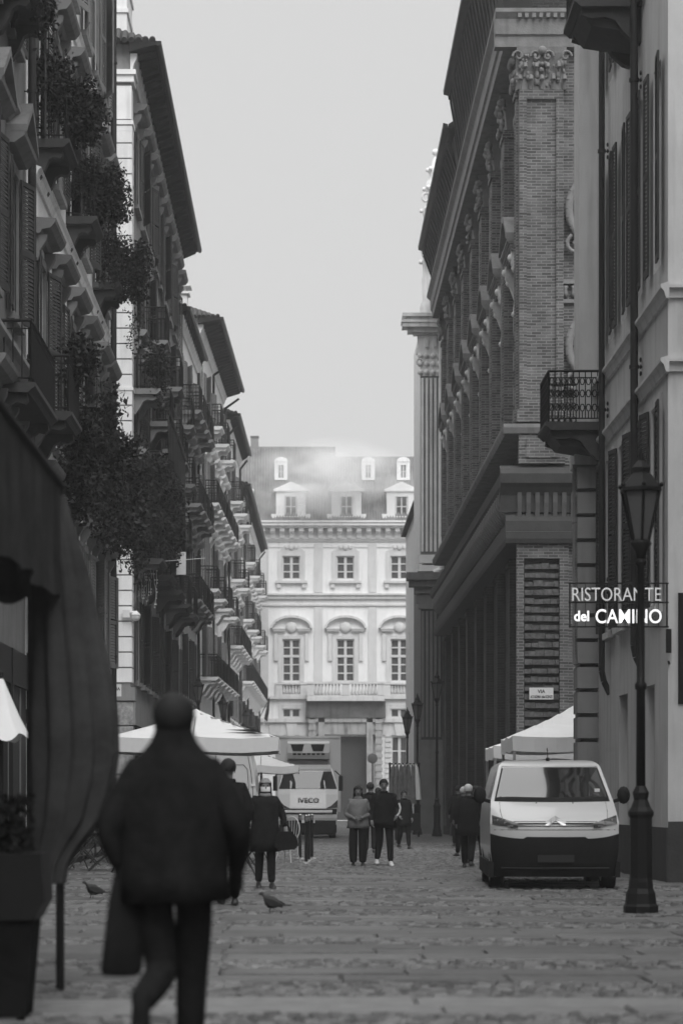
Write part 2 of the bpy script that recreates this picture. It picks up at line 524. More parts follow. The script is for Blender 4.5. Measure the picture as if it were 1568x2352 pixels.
PROTO = {}
hidden = []
def window_proto(w, h, hood, a1, a2, ms, mtrim, nx=2, nz=3, sill=True):
    """frame at z=0..h centred on x=0, in the wall plane; shutters open by the two angles"""
    key = (w, h, hood, a1, a2, ms, mtrim.name if mtrim else None, nx, nz)
    if key in PROTO: return PROTO[key]
    b = MB()
    y0, y1 = 0.13, 0.17
    b.box(-w/2, -w/2+0.07, y0, y1, 0, h); b.box(w/2-0.07, w/2, y0, y1, 0, h)
    b.box(-w/2+0.07, w/2-0.07, y0, y1, 0, 0.08); b.box(-w/2+0.07, w/2-0.07, y0, y1, h-0.07, h)
    for i in range(1, nx):
        x = -w/2 + w*i/nx
        b.box(x-0.05, x+0.05, y0-0.006, y1, 0.08, h-0.07)
    for k in range(1, nz):
        z = h*k/nz
        b.box(-w/2+0.07, w/2-0.07, y0+0.003, y1-0.003, z-0.025, z+0.025)
    root = b.build('window', M_frame)
    g_ = MB(); g_.box(-w/2+0.01, w/2-0.01, 0.18, 0.2, 0.01, h-0.01)
    g_.build('pane', M_glass, root)
    t = MB()
    tw = 0.16
    t.box(-w/2-tw, -w/2, -0.05, 0.02, -0.04, h+tw); t.box(w/2, w/2+tw, -0.05, 0.02, -0.04, h+tw)
    t.box(-w/2, w/2, -0.048, 0.02, h, h+tw)
    if sill: t.box(-w/2-tw-0.06, w/2+tw+0.06, -0.14, 0.02, -0.16, -0.042)
    if mtrim: t.build('surround', mtrim, root)
    if hood == 'flat':
        hb = MB()
        z = h + tw + 0.22
        hb.prism([(0.02,z),(-0.1,z),(-0.14,z+0.07),(-0.3,z+0.1),(-0.38,z+0.2),(-0.4,z+0.27),(0.02,z+0.3)], 'x', -w/2-0.38, w/2+0.38)
        for sx in (-1, 1):
            xx = sx*(w/2+0.2)
            hb.prism([(0.02,z-0.5),(-0.06,z-0.5),(-0.09,z-0.3),(-0.2,z-0.12),(-0.22,z-0.002),(0.02,z-0.002)], 'x', xx-0.08, xx+0.08)
        hb.build('hood', mtrim or M_plaster, root)
    if hood == 'pediment':
        hb = MB()
        z = h + tw + 0.1
        W = w/2 + 0.35
        hb.prism([(0.02,z),(-0.15,z),(-0.32,z+0.12),(-0.34,z+0.18),(0.02,z+0.18)], 'x', -W, W)
        hb.prism([(-W,z+0.182),(W,z+0.182),(0,z+0.75)], 'y', -0.22, 0.02)
        for sgn in (-1, 1):
            hb.add([(sgn*W,-0.36,z+0.185),(0,-0.36,z+0.76),(0,-0.36,z+0.9),(sgn*W,-0.36,z+0.3),(sgn*W,0.02,z+0.185),(0,0.02,z+0.76),(0,0.02,z+0.9),(sgn*W,0.02,z+0.3)],
                   [(0,1,2,3),(4,7,6,5),(3,2,6,7),(0,4,5,1),(0,3,7,4)])
        hb.build('hood', mtrim or M_plaster, root)
    if ms:
        for sgn, a in ((-1, a1), (1, a2)):
            key2 = ('sh', w/2, h)
            o = shutter_mesh(w/2, h).build('shutter', MATS[ms], root)
            # hinge at the jamb; a = angle from the wall (0: folded flat on it, 90: straight out)
            if sgn == 1:
                o.location = (w/2 + 0.02, -0.07, 0)
                o.rotation_euler = (0, 0, -R(a))
            else:
                o.location = (-w/2 - 0.02, -0.07, 0)
                o.rotation_euler = (0, 0, R(a))
                o.scale = (-1, 1, 1)
    PROTO[key] = root
    hidden.append(root)
    return root

def balcony_proto(L, proj, slabm, bars=0.12, ornate=False, corb=True):
    key = ('balc', L, proj, slabm.name, bars, ornate)
    if key in PROTO: return PROTO[key]
    b = MB()
    b.prism([(0,-0.16),(-proj+0.08,-0.16),(-proj+0.02,-0.1),(-proj-0.03,-0.07),(-proj-0.03,0),(0,0)], 'x', 0, L)
    root = b.build('balcony', slabm)
    nb = 2 if L < 4 else 3
    for k in range(nb):
        x = 0.12 + (L - 0.44) * k / (nb - 1)
        c = MB()
        h = 0.62
        c.prism([(0,-0.162),(-proj+0.12,-0.162),(-proj+0.1,-0.27),(-proj*0.75,-0.33),(-proj*0.55,-0.3),(-proj*0.4,-0.36),(-proj*0.28,-0.55),(-proj*0.12,-h-0.1),(0,-h-0.14)], 'x', x, x+0.2)
        c.build('bracket', slabm, root)
    r = MB()
    H = 1.0
    yo = -proj + 0.04
    for (a, c_) in (((0.03,0),(0.03,yo)), ((0.03,yo),(L-0.03,yo)), ((L-0.03,yo),(L-0.03,0))):
        A, B = Vector((a[0],a[1],0)), Vector((c_[0],c_[1],0))
        n = max(1, int((B-A).length / bars))
        for z, rr in ((0.07,0.014),(H,0.026),(H-0.13,0.012)):
            r.bar(A+Vector((0,0,z)), B+Vector((0,0,z)), rr, n=4)
        for k in range(n+1):
            p = A.lerp(B, k/n)
            r.bar(p+Vector((0,0,0.0 if k in (0,n) else 0.07)), p+Vector((0,0,H)), 0.011 if k not in (0,n) else 0.02, n=4)
            if ornate and k < n:
                q = A.lerp(B, (k+.5)/n)
                dd = (B-A).normalized()
                for zc in (0.28, 0.56, 0.8):
                    ring = [q + dd*0.045*math.cos(t) + Vector((0,0,zc+0.075*math.sin(t))) for t in [i*math.pi/3 for i in range(7)]]
                    r.tube(ring, 0.011, n=4)
                r.bar(q+Vector((0,0,0.07)), q+Vector((0,0,0.2)), 0.011, n=4)
    r.build('railing', M_iron, root)
    PROTO[key] = root
    hidden.append(root)
    return root

def frame_of(p0, p1):
    """root placement for a facade running p0 -> p1 with its outside on the right hand"""
    d = Vector(p1) - Vector(p0)
    return math.atan2(d.y, d.x), d.length

def facade(name, label, p0, p1, H, bays, floors, mw, mtrim, depth=6.0, roof=None, eave=0.65, extra_ops=(), cat='building', group=None, tiles=True, hip0=True):
    """bays: distances along the wall; floors: (z0, h, w, hood, shutter material, balcony?) """
    rot, L = frame_of(p0, p1)
    root = empty(name, (p0[0], p0[1], 0), rot, label, cat, group)
    ops = list(extra_ops)
    for bx in bays:
        for fl in floors:
            z0, h, w_ = fl[0], fl[1], fl[2]
            ops.append((bx - w_/2, bx + w_/2, z0, z0 + h))
    wall_mesh(L, H, ops, depth).build('wall', [mw, M_glass], root)
    for i, bx in enumerate(bays):
        for fi, fl in enumerate(floors):
            z0, h, w_, hood, ms, balc = fl
            angs = [(4, 6), (14, 5), (5, 18), (25, 10)]
            a = angs[(i * 3 + fi) % 4]
            wp = window_proto(w_, h, hood, a[0], a[1], ms, mtrim)
            cp(wp, root, (bx, 0, z0))
            if balc and (balc is True or i in balc):
                bp_ = balcony_proto(1.8, 0.8, M_stone if mtrim is None else mtrim)
                cp(bp_, root, (bx - 0.9, 0, z0 - 0.02))
    if roof:
        make_roof(root, L, H, depth, eave, roof, hip0)
    return root, L

def make_roof(root, L, H, depth, ov, mroof, hip0=True, ends=0.35):
    c = MB()
    c.prism([(0.0,H-0.75),(-0.06,H-0.75),(-0.1,H-0.6),(-0.18,H-0.45),(-0.2,H-0.3),(0.0,H-0.3)], 'x', -0.12, L+0.02)
    c.build('cornice', M_plaster, root)
    e = MB()
    e.prism([(0.02,H-0.298),(-ov,H-0.12),(-ov,H-0.03),(0.02,H+0.05)], 'x', -ends, L+0.05)
    n = int(L/0.7)
    for k in range(n):
        x = 0.2 + (L-0.4)*k/max(1,n-1)
        e.prism([(-0.202,H-0.44),(-ov+0.08,H-0.24),(-ov+0.06,H-0.13),(-0.202,H-0.27)], 'x', x-0.05, x+0.05)
    e.build('eave', M_eave, root)
    gt = MB()
    prof = [(-ov-0.15,H-0.02),(-ov-0.14,H-0.12),(-ov-0.08,H-0.17),(-ov-0.004,H-0.13),(-ov-0.004,H-0.02)]
    gt.prism(prof, 'x', -ends-0.02, L+0.05)
    gt.build('gutter', M_gutter, root)
    r = MB()
    rise = 1.7
    r.add([(-ends,-ov-0.03,H-0.015),(L+0.05,-ov-0.03,H-0.015),(L+0.05,depth/2,H+rise),(-ends+2.0,depth/2,H+rise),(-ends,depth+0.3,H+0.06),(L+0.05,depth+0.3,H+0.06)],
          [(0,1,2,3),(0,3,4),(4,3,2,5),(0,4,5,1),(1,5,2)])
    # rows of curved tiles along the near edge and the eave
    k = 0
    x = -ends
    y = -ov
    while y < depth:
        zc = H + 0.02
        room = min(y+0.1+ov, depth+0.3-y-0.1) * 2.0/(depth/2+ov)
        ln = max(0.05, min(0.9, room-0.1))
        r.bar((-ends-0.05, y+0.1, H+0.0), (-ends-0.05+ln, y+0.1, H+0.0+0.85*ln), 0.09, n=8)
        y += 0.2
    r.build('roof', mroof, root)

def downpipe(root, x, z0, z1, r=0.055, off=0.1, mt=None, kick=True, topkick=0.0, clamps=()):
    d = MB()
    pts = [Vector((x, -off, z1))]
    if topkick: pts.insert(0, Vector((x, -off-topkick, z1+0.5)))
    pts.append(Vector((x, -off, z0)))
    if kick: pts.append(Vector((x, 0.02, z0-0.25)))
    d.tube(pts, r, n=8)
    for z in clamps:
        d.bar((x,-off,z-0.03),(x,-off,z+0.03), r+0.018, n=8)
        d.bar((x,-off,z),(x,0,z), 0.012, n=4)
    d.build('downpipe', mt or M_gutter, root)

def quoins(root, x0, x1, z0, z1, step=0.44, proud=0.04, gap=0.035, m=None, yface='end', depth=None):
    """blocks wrapping the near corner of a facade"""
    q = MB()
    z = z0
    i = 0
    while z + step <= z1 + 1e-3:
        q.box(x0, x1, -proud, depth or 0.9, z+gap/2, z+step-gap/2)
        z += step; i += 1
    return q.build('quoin', m or M_plaster, root)

# ================================================================== LEFT SIDE
SH, SHL = 'louvred_wood', 'pale_louvred_wood'
# unseen houses flanking the camera, added to darken the near ground
facade('added_flanking_house', 'unseen shuttered house added left of the viewer to darken the near ground', (-7.4, -16), (-7.4, 27.5), 20,
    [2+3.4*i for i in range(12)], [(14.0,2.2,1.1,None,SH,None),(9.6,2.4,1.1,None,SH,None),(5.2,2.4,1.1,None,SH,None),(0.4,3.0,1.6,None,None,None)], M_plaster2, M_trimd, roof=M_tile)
facade('added_flanking_house', 'unseen shuttered house added right of the viewer to darken the near ground', (7.8, 31), (7.8, -16), 21,
    [2+3.4*i for i in range(13)], [(14.0,2.2,1.1,None,SH,None),(9.6,2.4,1.1,None,SH,None),(5.2,2.4,1.1,None,SH,None),(0.4,3.0,1.6,None,None,None)], M_plaster3, M_trimd, roof=M_tile)
# L1: the house nearest the camera
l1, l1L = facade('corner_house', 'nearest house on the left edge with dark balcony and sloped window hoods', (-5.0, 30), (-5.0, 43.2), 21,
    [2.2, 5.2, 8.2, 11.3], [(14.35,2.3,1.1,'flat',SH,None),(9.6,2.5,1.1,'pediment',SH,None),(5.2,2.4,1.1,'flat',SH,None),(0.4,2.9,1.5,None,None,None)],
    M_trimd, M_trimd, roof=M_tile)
for x, z, L_ in ((9.2,14.6,1.9),(3.4,14.6,1.9),(9.0,8.1,3.6)):
    cp(balcony_proto(L_, 0.62, M_darkstone), l1, (x, 0, z))
sc_ = MB()
for z in (13.0, 8.9):
    sc_.prism([(0.0,z-0.25),(-0.05,z-0.25),(-0.12,z-0.1),(-0.2,z-0.03),(-0.2,z+0.05),(0.0,z+0.1)], 'x', 0, l1L)
sc_.build('string_course', M_plaster2, l1)
downpipe(l1, l1L-0.1, 3.0, 20.3, 0.075, 0.14, clamps=[5,8,11,14,17])

# L2: balconied house
l2, l2L = facade('balconied_house', 'tall house on the left with plant covered balconies and rows of hooded windows', (-5.0, 43.4), (-5.0, 61.4), 26,
    [2.3, 5.3, 8.3, 11.3, 14.3, 16.6], [(18.6,2.5,1.2,None,SHL,None),(13.62,2.9,1.2,'flat',SH,None),(8.38,3.1,1.2,'flat',SH,None),(4.7,2.3,1.2,'flat',SHL,None),(0.3,3.1,1.9,None,None,None)],
    M_plaster, M_trimd, roof=M_tile)
for x in (1.3, 7.2, 13.6):
    cp(balcony_proto(1.7, 0.62, M_darkstone), l2, (x, 0, 13.6))
for x in (0.1, 5.8, 12.0):
    cp(balcony_proto(2.0, 0.78, M_darkstone), l2, (x, 0, 8.36))
quoins(l2, 0.3, 1.0, 4.4, 25, 0.6, 0.05, m=M_plaster2, depth=0.2)
quoins(l2, l2L-0.8, l2L+0.03, 0.0, 25, 0.6, 0.05, m=M_plaster2, depth=0.2)
sc_ = MB()
for z in (18.0, 13.0, 7.7, 4.2):
    sc_.prism([(0.0,z-0.2),(-0.05,z-0.2),(-0.1,z-0.06),(-0.16,z),(0.0,z+0.06)], 'x', 1.02, l2L-0.82)
sc_.build('string_course', M_plaster, l2)
downpipe(l2, l2L-0.35, 3.0, 25.3, 0.08, 0.17, clamps=[5,8,11,14,17,20,23])

# L3: pale quoined house beyond the side street
L3_FL = [(18.9,2.2,1.15,'flat',SH,None),(15.4,2.4,1.15,None,SH,[1,4,7]),(12.0,2.5,1.15,'flat',SH,None),(8.45,2.6,1.15,'flat',SH,None),(4.9,2.4,1.15,None,SH,None),(0.2,3.3,1.9,None,None,None)]
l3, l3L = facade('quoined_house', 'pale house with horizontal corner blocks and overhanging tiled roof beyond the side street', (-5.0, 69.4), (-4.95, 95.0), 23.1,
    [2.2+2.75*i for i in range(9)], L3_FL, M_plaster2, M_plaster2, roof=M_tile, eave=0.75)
for x in (0.5, 6.5, 12.5, 15.6, 21.4):
    cp(balcony_proto(1.8, 0.8, M_stone), l3, (x, 0, 13.3))
for x in (0.9, 6.0, 11.5, 17.0, 21.5):
    cp(balcony_proto(2.2, 0.85, M_darkstone), l3, (x, 0, 8.42))
for x in (3.4, 9.0, 14.5, 20.0):
    cp(balcony_proto(1.8, 0.72, M_darkstone), l3, (x, 0, 10.9))
q = MB()
z = 4.75
while z < 20.5:
    q.box(-0.045, 0.62, -0.045, 0.62, z+0.02, z+0.42); z += 0.443
q.box(-0.05,0.66,-0.05,0.66,13.05,13.15); q.box(-0.08,0.7,-0.08,0.7,13.15,13.24)
q.box(-0.05,0.66,-0.05,0.66,20.6,20.75); q.box(-0.08,0.7,-0.08,0.7,20.78,20.9); q.box(-0.03,0.6,-0.03,0.6,20.95,21.9)
q.box(-0.1,0.72,-0.1,0.72,22.0,22.2); q.box(-0.16,0.8,-0.16,0.8,22.2,22.34)
q.build('quoin', M_plaster, l3)
q = MB()
for i, z in enumerate((0.0, 0.72, 1.42, 2.12, 2.82, 3.52)):
    q.box(-0.08, 0.7, -0.08, 0.7, z+0.02, z+0.68)
q.build('base_stone', M_rough, l3)
q = MB(); q.box(-0.13,0.76,-0.13,0.76,4.24,4.62); q.box(-0.05,4.5,-0.14,0.0,3.55,4.2)
q.build('plinth_band', M_plaster2, l3)
downpipe(l3, 13.0, 3.5, 22.2, 0.06, 0.12, clamps=[6,10,14,18])
ch = MB()
ch.box(1.2,3.4,0.2,1.6,23.2,26.8); ch.box(1.0,3.6,0.0,1.8,26.8,27.0); ch.box(1.1,3.5,0.1,1.7,27.0,27.9); ch.box(0.9,3.7,-0.1,1.9,27.9,28.1)
for z in (23.6,24.4,25.2,26.0): ch.box(1.15,3.45,0.15,1.65,z,z+0.12)
ch.build('chimney', M_plaster, l3)

# L3b: lower neighbour with chimneys
l3b, l3bL = facade('lower_house', 'narrow dark fronted house squeezed between taller ones on the left, chimneys on its roof', (-4.95, 95.1), (-4.72, 105.8), 20.8,
    [1.5+2.6*i for i in range(4)], [(16.9,2.2,1.1,None,SHL,True),(13.2,2.4,1.1,'flat',SHL,True),(9.4,2.5,1.1,'flat',SH,True),(5.6,2.4,1.1,None,SH,None),(0.2,3.4,1.8,None,None,None)],
    M_plaster, M_plaster2, roof=M_tile, eave=0.35)
for x, y in ((1.5,0.6),(4.5,0.5)):
    ch = MB()
    ch.box(x,x+0.7,y-0.5,y+0.3,20.8,22.3); ch.box(x-0.1,x+0.8,y-0.6,y+0.4,22.3,22.38); ch.box(x-0.15,x+0.85,y-0.65,y+0.45,22.6,22.68)
    for a in (x+0.05, x+0.6):
        for c in (y-0.45, y+0.2): ch.box(a,a+0.06,c,c+0.06,22.38,22.6)
    ch.build('chimney', M_plaster, l3b)
downpipe(l3b, 10.0, 3.5, 20.0, 0.06, 0.12)

# L4: pale house with deep eaves
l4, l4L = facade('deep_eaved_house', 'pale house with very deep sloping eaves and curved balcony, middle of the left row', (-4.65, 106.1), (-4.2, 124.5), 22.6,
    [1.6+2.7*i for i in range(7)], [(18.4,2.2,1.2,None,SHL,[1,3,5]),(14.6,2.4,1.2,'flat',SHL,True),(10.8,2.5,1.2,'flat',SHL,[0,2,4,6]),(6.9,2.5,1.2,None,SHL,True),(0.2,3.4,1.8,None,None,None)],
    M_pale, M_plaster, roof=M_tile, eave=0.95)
downpipe(l4, 8.0, 3.5, 21.5, 0.06, 0.15, topkick=0.7)
downpipe(l4, 17.6, 3.5, 21.5, 0.06, 0.15, topkick=0.7)

# L5, L6
l5, l5L = facade('shuttered_house', 'tall narrow house with pale open shutters, second from the far end of the left row', (-4.05, 124.8), (-3.8, 139.0), 21.4,
    [1.5+2.7*i for i in range(5)], [(17.0,2.2,1.2,None,SHL,[0,2,4]),(13.2,2.4,1.2,'flat',SHL,[1,3]),(9.5,2.5,1.2,'flat',SHL,True),(5.8,2.4,1.2,None,SHL,None),(0.2,3.4,1.8,None,None,None)],
    M_pale, M_plaster, roof=M_tile, eave=0.6)
downpipe(l5, 0.5, 3.5, 20.4, 0.06, 0.12, topkick=0.4)
downpipe(l5, 13.4, 3.5, 20.4, 0.06, 0.12, topkick=0.4)
l6, l6L = facade('last_house', 'last house of the left row with lattice balconies, touching the pale palace', (-3.8, 139.3), (-3.35, 174.0), 19.7,
    [1.8+2.9*i for i in range(11)], [(15.6,2.2,1.2,None,SHL,[1,4,7,9]),(12.0,2.4,1.2,'flat',SHL,[0,3,5,8,10]),(8.4,2.5,1.2,None,SHL,True),(4.9,2.3,1.2,None,SH,[2,6,9]),(0.2,3.2,1.6,None,None,None)],
    M_pale, M_plaster, roof=M_tile, eave=0.55)
downpipe(l6, 11.0, 3.5, 18.8, 0.06, 0.12)
downpipe(l6, 33.8, 3.5, 18.8, 0.06, 0.12, topkick=0.4)

# ================================================================== RIGHT SIDE
# R1: plain plaster corner house (facade runs far -> near)
def rx(root_far, Y): return root_far - Y
r1f = 48.6
ops = []
rot, L_ = frame_of((5.87, r1f), (5.87, 39.1))
r1 = empty('plaster_house', (5.87, r1f, 0), rot, 'plain plaster corner house with two string courses on the right edge', 'building')
wins = []
for Y in (40.3, 42.5, 44.5, 46.4):
    x = r1f - Y
    for z0, h in ((10.2, 3.4), (15.2, 3.0), (4.6, 3.3)):
        wins.append((x, z0, h))
        ops.append((x-0.42, x+0.42, z0, z0+h))
for Y in (41.2, 44.6):
    ops.append((r1f-Y-0.6, r1f-Y+0.6, 0.5, 3.3))
wall_mesh(L_, 21.5, ops, depth=9.0).build('wall', [M_plaster3, M_glass], r1)
for x, z0, h in wins:
    wp = window_proto(0.84, h, None, 12 if z0 < 9 else 2, 3, SH, None if z0 > 9 else M_plaster3, 2, 3)
    cp(wp, r1, (x, 0, z0))
sc_ = MB()
for z in (9.67, 8.48):
    sc_.prism([(0.0,z-0.22),(-0.05,z-0.22),(-0.09,z-0.1),(-0.14,z-0.05),(-0.14,z),(0.0,z+0.05)], 'x', 0.0, L_+0.14)
    sc_.box(L_, L_+0.14, 0.0, 9.0, z-0.05, z); sc_.box(L_, L_+0.06, 0.0, 9.0, z-0.2, z-0.05)
sc_.build('string_course', M_plaster3, r1)
q = MB()
q.box(-0.9, -0.0, -0.36, 6, 8.1, 21.5)
q.box(-0.95, 0.02, -0.45, 6, 8.1, 8.9)
q.build('corner_pilaster', M_plaster3, r1)
q = MB(); q.box(-0.9, -0.0, -0.34, 6, 0, 8.099); q.build('corner_pilaster', M_trimd, r1)  # lower part in darker grey: its shade is put into the colour
for z in (4.1, 5.75, 6.95):
    o = shutter_mesh(0.5, 1.6 if z < 5 else 1.15).build('shutter', M_shutl, r1, (0.05, 0.0, z)); o.rotation_euler = (0, 0, R(-90))
q = MB(); z = 0.1
while z < 8.0:
    q.box(-0.5, 0.25, -0.42, 0, z, z+0.42); z += 0.5
q.build('quoin', M_plaster2, r1)  # greyer plaster carries the same painted shade
q = MB(); q.box(0.26, L_+0.03, -0.03, 0.0, 0, 0.9); q.box(L_, L_+0.05, 0.0, 9, 0, 1.0)
q.build('base_stone', M_darkstone, r1)
make_roof(r1, L_, 21.5, 9, 0.7, M_tile)
FLEUR = []
def rpipe(Y, z0, r=0.07):
    x = r1f - Y
    d = MB()
    d.tube([(x,-0.14,21.0),(x,-0.14,z0+0.45),(x+0.0,-0.1,z0+0.25),(x,0.02,z0)], r, n=10)
    for z in (5.5, 8.9, 13.9, 18.5):
        d.bar((x,-0.14,z-0.03),(x,-0.14,z+0.03), r+0.02, n=10)
        d.bar((x,-0.14,z),(x,0,z), 0.014, n=5)
        for dz, dy in ((0.12,0.03),(-0.12,0.03),(0,0.1)):   # leaf shaped wall clamp
            d.ball((x+0.02,-0.03,z+dz), 0.045, 6, sx=1, sy=0.5)
    d.build('downpipe', M_gutter, r1)
rpipe(46.7, 3.4, 0.06)
rpipe(42.1, 3.6, 0.07)
# dark balconies of R1
b_ = cp(balcony_proto(1.6, 1.12, M_darkstone, 0.11, True), r1, (-0.5, 0, 8.8))
b_ = cp(balcony_proto(1.8, 1.15, M_darkstone, 0.11, True), r1, (4.7, 0, 15.35))
for bx, bz, bl, pr in ((-0.5,8.8,1.6,1.12),(4.7,15.35,1.8,1.15)):
    q = MB(); q.prism([(0,bz-0.165),(-pr+0.1,bz-0.165),(-pr+0.14,bz-0.24),(-pr+0.3,bz-0.42),(0,bz-0.55)], 'x', bx+0.25, bx+bl-0.25)
    q.build('balcony_soffit', M_darkstone, r1)
# black plaque on the end wall
q = MB(); q.box(L_+0.004, L_+0.03, 0.16, 1.4, 2.9, 4.7)
q.build('plaque', M_iron, r1)

# BRICK PALACE ------------------------------------------------------
BY0, BY1 = 65.3, 101.0
bk = empty('brick_palace', (6.1, BY1, 0), frame_of((6.1,BY1),(6.1,BY0))[0], label='long dark brick palace with giant pilasters and heavy cornices on the right', cat='building')
BL = BY1 - BY0
ops = []
nb = 8
bw_ = BL / nb
for i in range(nb):
    xc = bw_*(i+.5)
    ops += [(xc-0.75, xc+0.75, 12.3, 15.6), (xc-0.6, xc+0.6, 18.0, 20.0), (xc-0.8, xc+0.8, 3.4, 7.4), (xc-0.6, xc+0.6, 0.8, 2.2)]
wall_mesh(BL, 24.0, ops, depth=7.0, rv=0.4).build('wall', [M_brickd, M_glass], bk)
M_hood = mat('pale_hood_stone', 0.62, 0.8, 0.2, 4)
def pilaster(b, x0, x1, z0, z1, out):
    b.box(x0, x1, -out, 0, z0, z1)
    b.box(x0-0.06, x1+0.06, -out-0.06, 0, z0, z0+0.35)
    b.box(x0-0.05, x1+0.05, -out-0.05, 0, z1-0.25, z1-0.1)
rcap = random.Random(31)
for i in range(nb+1):
    x = bw_*i
    x0, x1 = max(0.02, x-0.5), min(BL-0.02, x+0.5)
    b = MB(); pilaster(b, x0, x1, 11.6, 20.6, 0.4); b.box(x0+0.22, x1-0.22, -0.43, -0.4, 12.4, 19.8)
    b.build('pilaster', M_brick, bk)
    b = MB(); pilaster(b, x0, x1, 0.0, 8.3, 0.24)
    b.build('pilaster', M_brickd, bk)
    c = MB()  # capital
    c.prism([(0,20.6),(-0.32,20.6),(-0.36,21.1),(-0.5,21.5),(-0.52,21.62),(0,21.62)], 'x', x0-0.02, x1+0.02)
    for xx in (x0, (x0+x1)/2, x1):
        c.ball((xx,-0.5,21.35), 0.12, 7)
        for k_i in range(9): c.ball((xx+rcap.uniform(-.2,.2),-0.44+rcap.uniform(-.06,.04),rcap.uniform(20.65,21.4)), rcap.uniform(.04,.09), 5, sz=rcap.uniform(.8,1.8))
    c.build('capital', M_stone, bk)
for i in range(nb):
    xc = bw_*(i+.5)
    cp(window_proto(1.5, 3.3, None, 0, 0, None, None, 2, 4), bk, (xc, 0.2, 12.3))
    cp(window_proto(1.6, 4.0, None, 0, 0, None, None, 2, 4), bk, (xc, 0.2, 3.4))
    h = MB()
    z = 16.0
    h.box(xc-1.2, xc+1.2, -0.44, 0, z+0.5, z+0.58); h.box(xc-1.22, xc+1.22, -0.48, 0, z+0.58, z+0.66); h.box(xc-1.25, xc+1.25, -0.53, 0, z+0.66, z+0.72); h.box(xc-1.27, xc+1.27, -0.56, 0, z+0.72, z+0.78)
    for q_ in range(9): h.box(xc-1.1+q_*0.26, xc-1.0+q_*0.26, -0.41, -0.3, z+0.4, z+0.5)
    n = 8
    arc = [(xc-1.2+2.4*k/n, z+0.8+0.7*math.sin(math.pi*k/n)) for k in range(n+1)]
    for (a0,c0),(a1,c1) in zip(arc[:-1], arc[1:]):
        h.add([(a0,-0.6,c0),(a1,-0.6,c1),(a1,-0.6,c1+0.17),(a0,-0.6,c0+0.17),(a0,0,c0),(a1,0,c1),(a1,0,c1+0.17),(a0,0,c0+0.17)],
              [(0,1,2,3),(0,4,5,1),(3,2,6,7),(0,3,7,4),(1,5,6,2)])
    h.build('hood', M_stone, bk)
    for sx in (-1, 1):
        k_ = MB()
        xx = xc + sx*0.95
        k_.prism([(0,z-1.0),(-0.12,z-1.05),(-0.2,z-0.75),(-0.17,z-0.45),(-0.3,z-0.1),(-0.43,z+0.15),(-0.43,z+0.49),(0,z+0.49)], 'x', xx-0.15, xx+0.15)
        k_.ball((xx,-0.42,z+0.32), 0.12, 7); k_.ball((xx,-0.34,z+0.02), 0.09, 7); k_.ball((xx,-0.18,z-0.85), 0.09, 7)
        for q2 in range(3): k_.box(xx-0.17,xx+0.17,-0.36,-0.02,z+0.2+0.09*q2,z+0.24+0.09*q2)
        k_.build('bracket', M_hood, bk)
    f = MB()
    f.box(xc-1.0, xc-0.76, -0.12, 0, 12.0, 15.8); f.box(xc+0.76, xc+1.0, -0.12, 0, 12.0, 15.8); f.box(xc-1.1, xc+1.1, -0.2, 0, 11.75, 12.0)
    f.box(xc-0.8, xc-0.61, -0.1, 0, 17.8, 20.2); f.box(xc+0.61, xc+0.8, -0.1, 0, 17.8, 20.2)
    f.build('surround', M_brick, bk)
for i in range(nb):
    xc = bw_*(i+.5)
    f = MB()
    for zz, ww in ((17.25,0.5),(20.35,0.45)):
        f.ball((xc,-0.12,zz), 0.3, 8, sy=0.6)
        for sg in (-1,1):
            f.tube([(xc+sg*(0.25+0.13*k), -0.14, zz+0.16*math.cos(k*1.4)) for k in range(5)], 0.07, n=5)
    for sg in (-1,1):
        for zz in (12.6,13.6,14.6): f.box(min(xc+sg*1.0,xc+sg*1.3), max(xc+sg*1.0,xc+sg*1.3), -0.18, 0, zz, zz+0.5)
    f.build('relief', M_stone, bk)
# cornices: middle and crowning, running along the side and round the pier
def ring_cornice(name, prof, m, x0=-0.3, wrap=3.9):
    c = MB()
    c.prism([(p_[0]-0.4 if p_[0] else 0.0, p_[1]) for p_ in prof], 'x', x0, BL)
    far = [( BL - p[0], p[1]) for p in prof]      # the end wall: profile pushed out along +x local
    c.prism([(BL - p[0], p[1]) for p in prof], 'y', min(p[0] for p in prof)-0.4, wrap)
    return c.build(name, m, bk)
ring_cornice('middle_cornice', [(0,9.15),(-0.1,9.15),(-0.14,9.6),(-0.3,9.8),(-0.42,9.9),(-0.45,10.15),(-0.3,10.3),(0,10.42)], M_darkstone)
ring_cornice('pedestal_band', [(0,11.25),(-0.3,11.25),(-0.36,11.4),(-0.36,11.5),(0,11.55)], M_stone)
ring_cornice('architrave', [(0,21.63),(-0.36,21.63),(-0.38,21.9),(-0.44,21.95),(-0.46,22.35),(-0.6,22.5),(-0.6,22.6),(0,22.6)], M_stone)
ring_cornice('impost_band', [(0,8.3),(-0.26,8.3),(-0.3,8.42),(-0.3,8.6),(-0.24,8.62),(-0.24,8.9),(0,9.14)], M_darkstone)
c = MB(); c.prism([(-0.1,9.16),(-0.2,9.2),(-0.38,9.5),(-0.4,9.78),(-0.1,9.78)], 'x', 0, 0.22)
cb_ = c.build('cornice_bracket', M_stone, bk, (0.1,-0.4,0))
for k in range(1, 60): cp(cb_, bk, (0.1+0.6*k, -0.4, 0))
c = MB(); c.prism([(0.02,8.95),(0.1,8.95),(0.2,9.4),(0.2,9.76),(0.02,9.76)], 'y', 0, 0.12)
cb_ = c.build('end_bracket', mat('sooty_stone', 0.09, 0.85, 0.3, 3, 0.3, 20), bk, (BL,-0.38,0))
for k in range(1, 11): cp(cb_, bk, (BL, -0.38+0.24*k, 0))
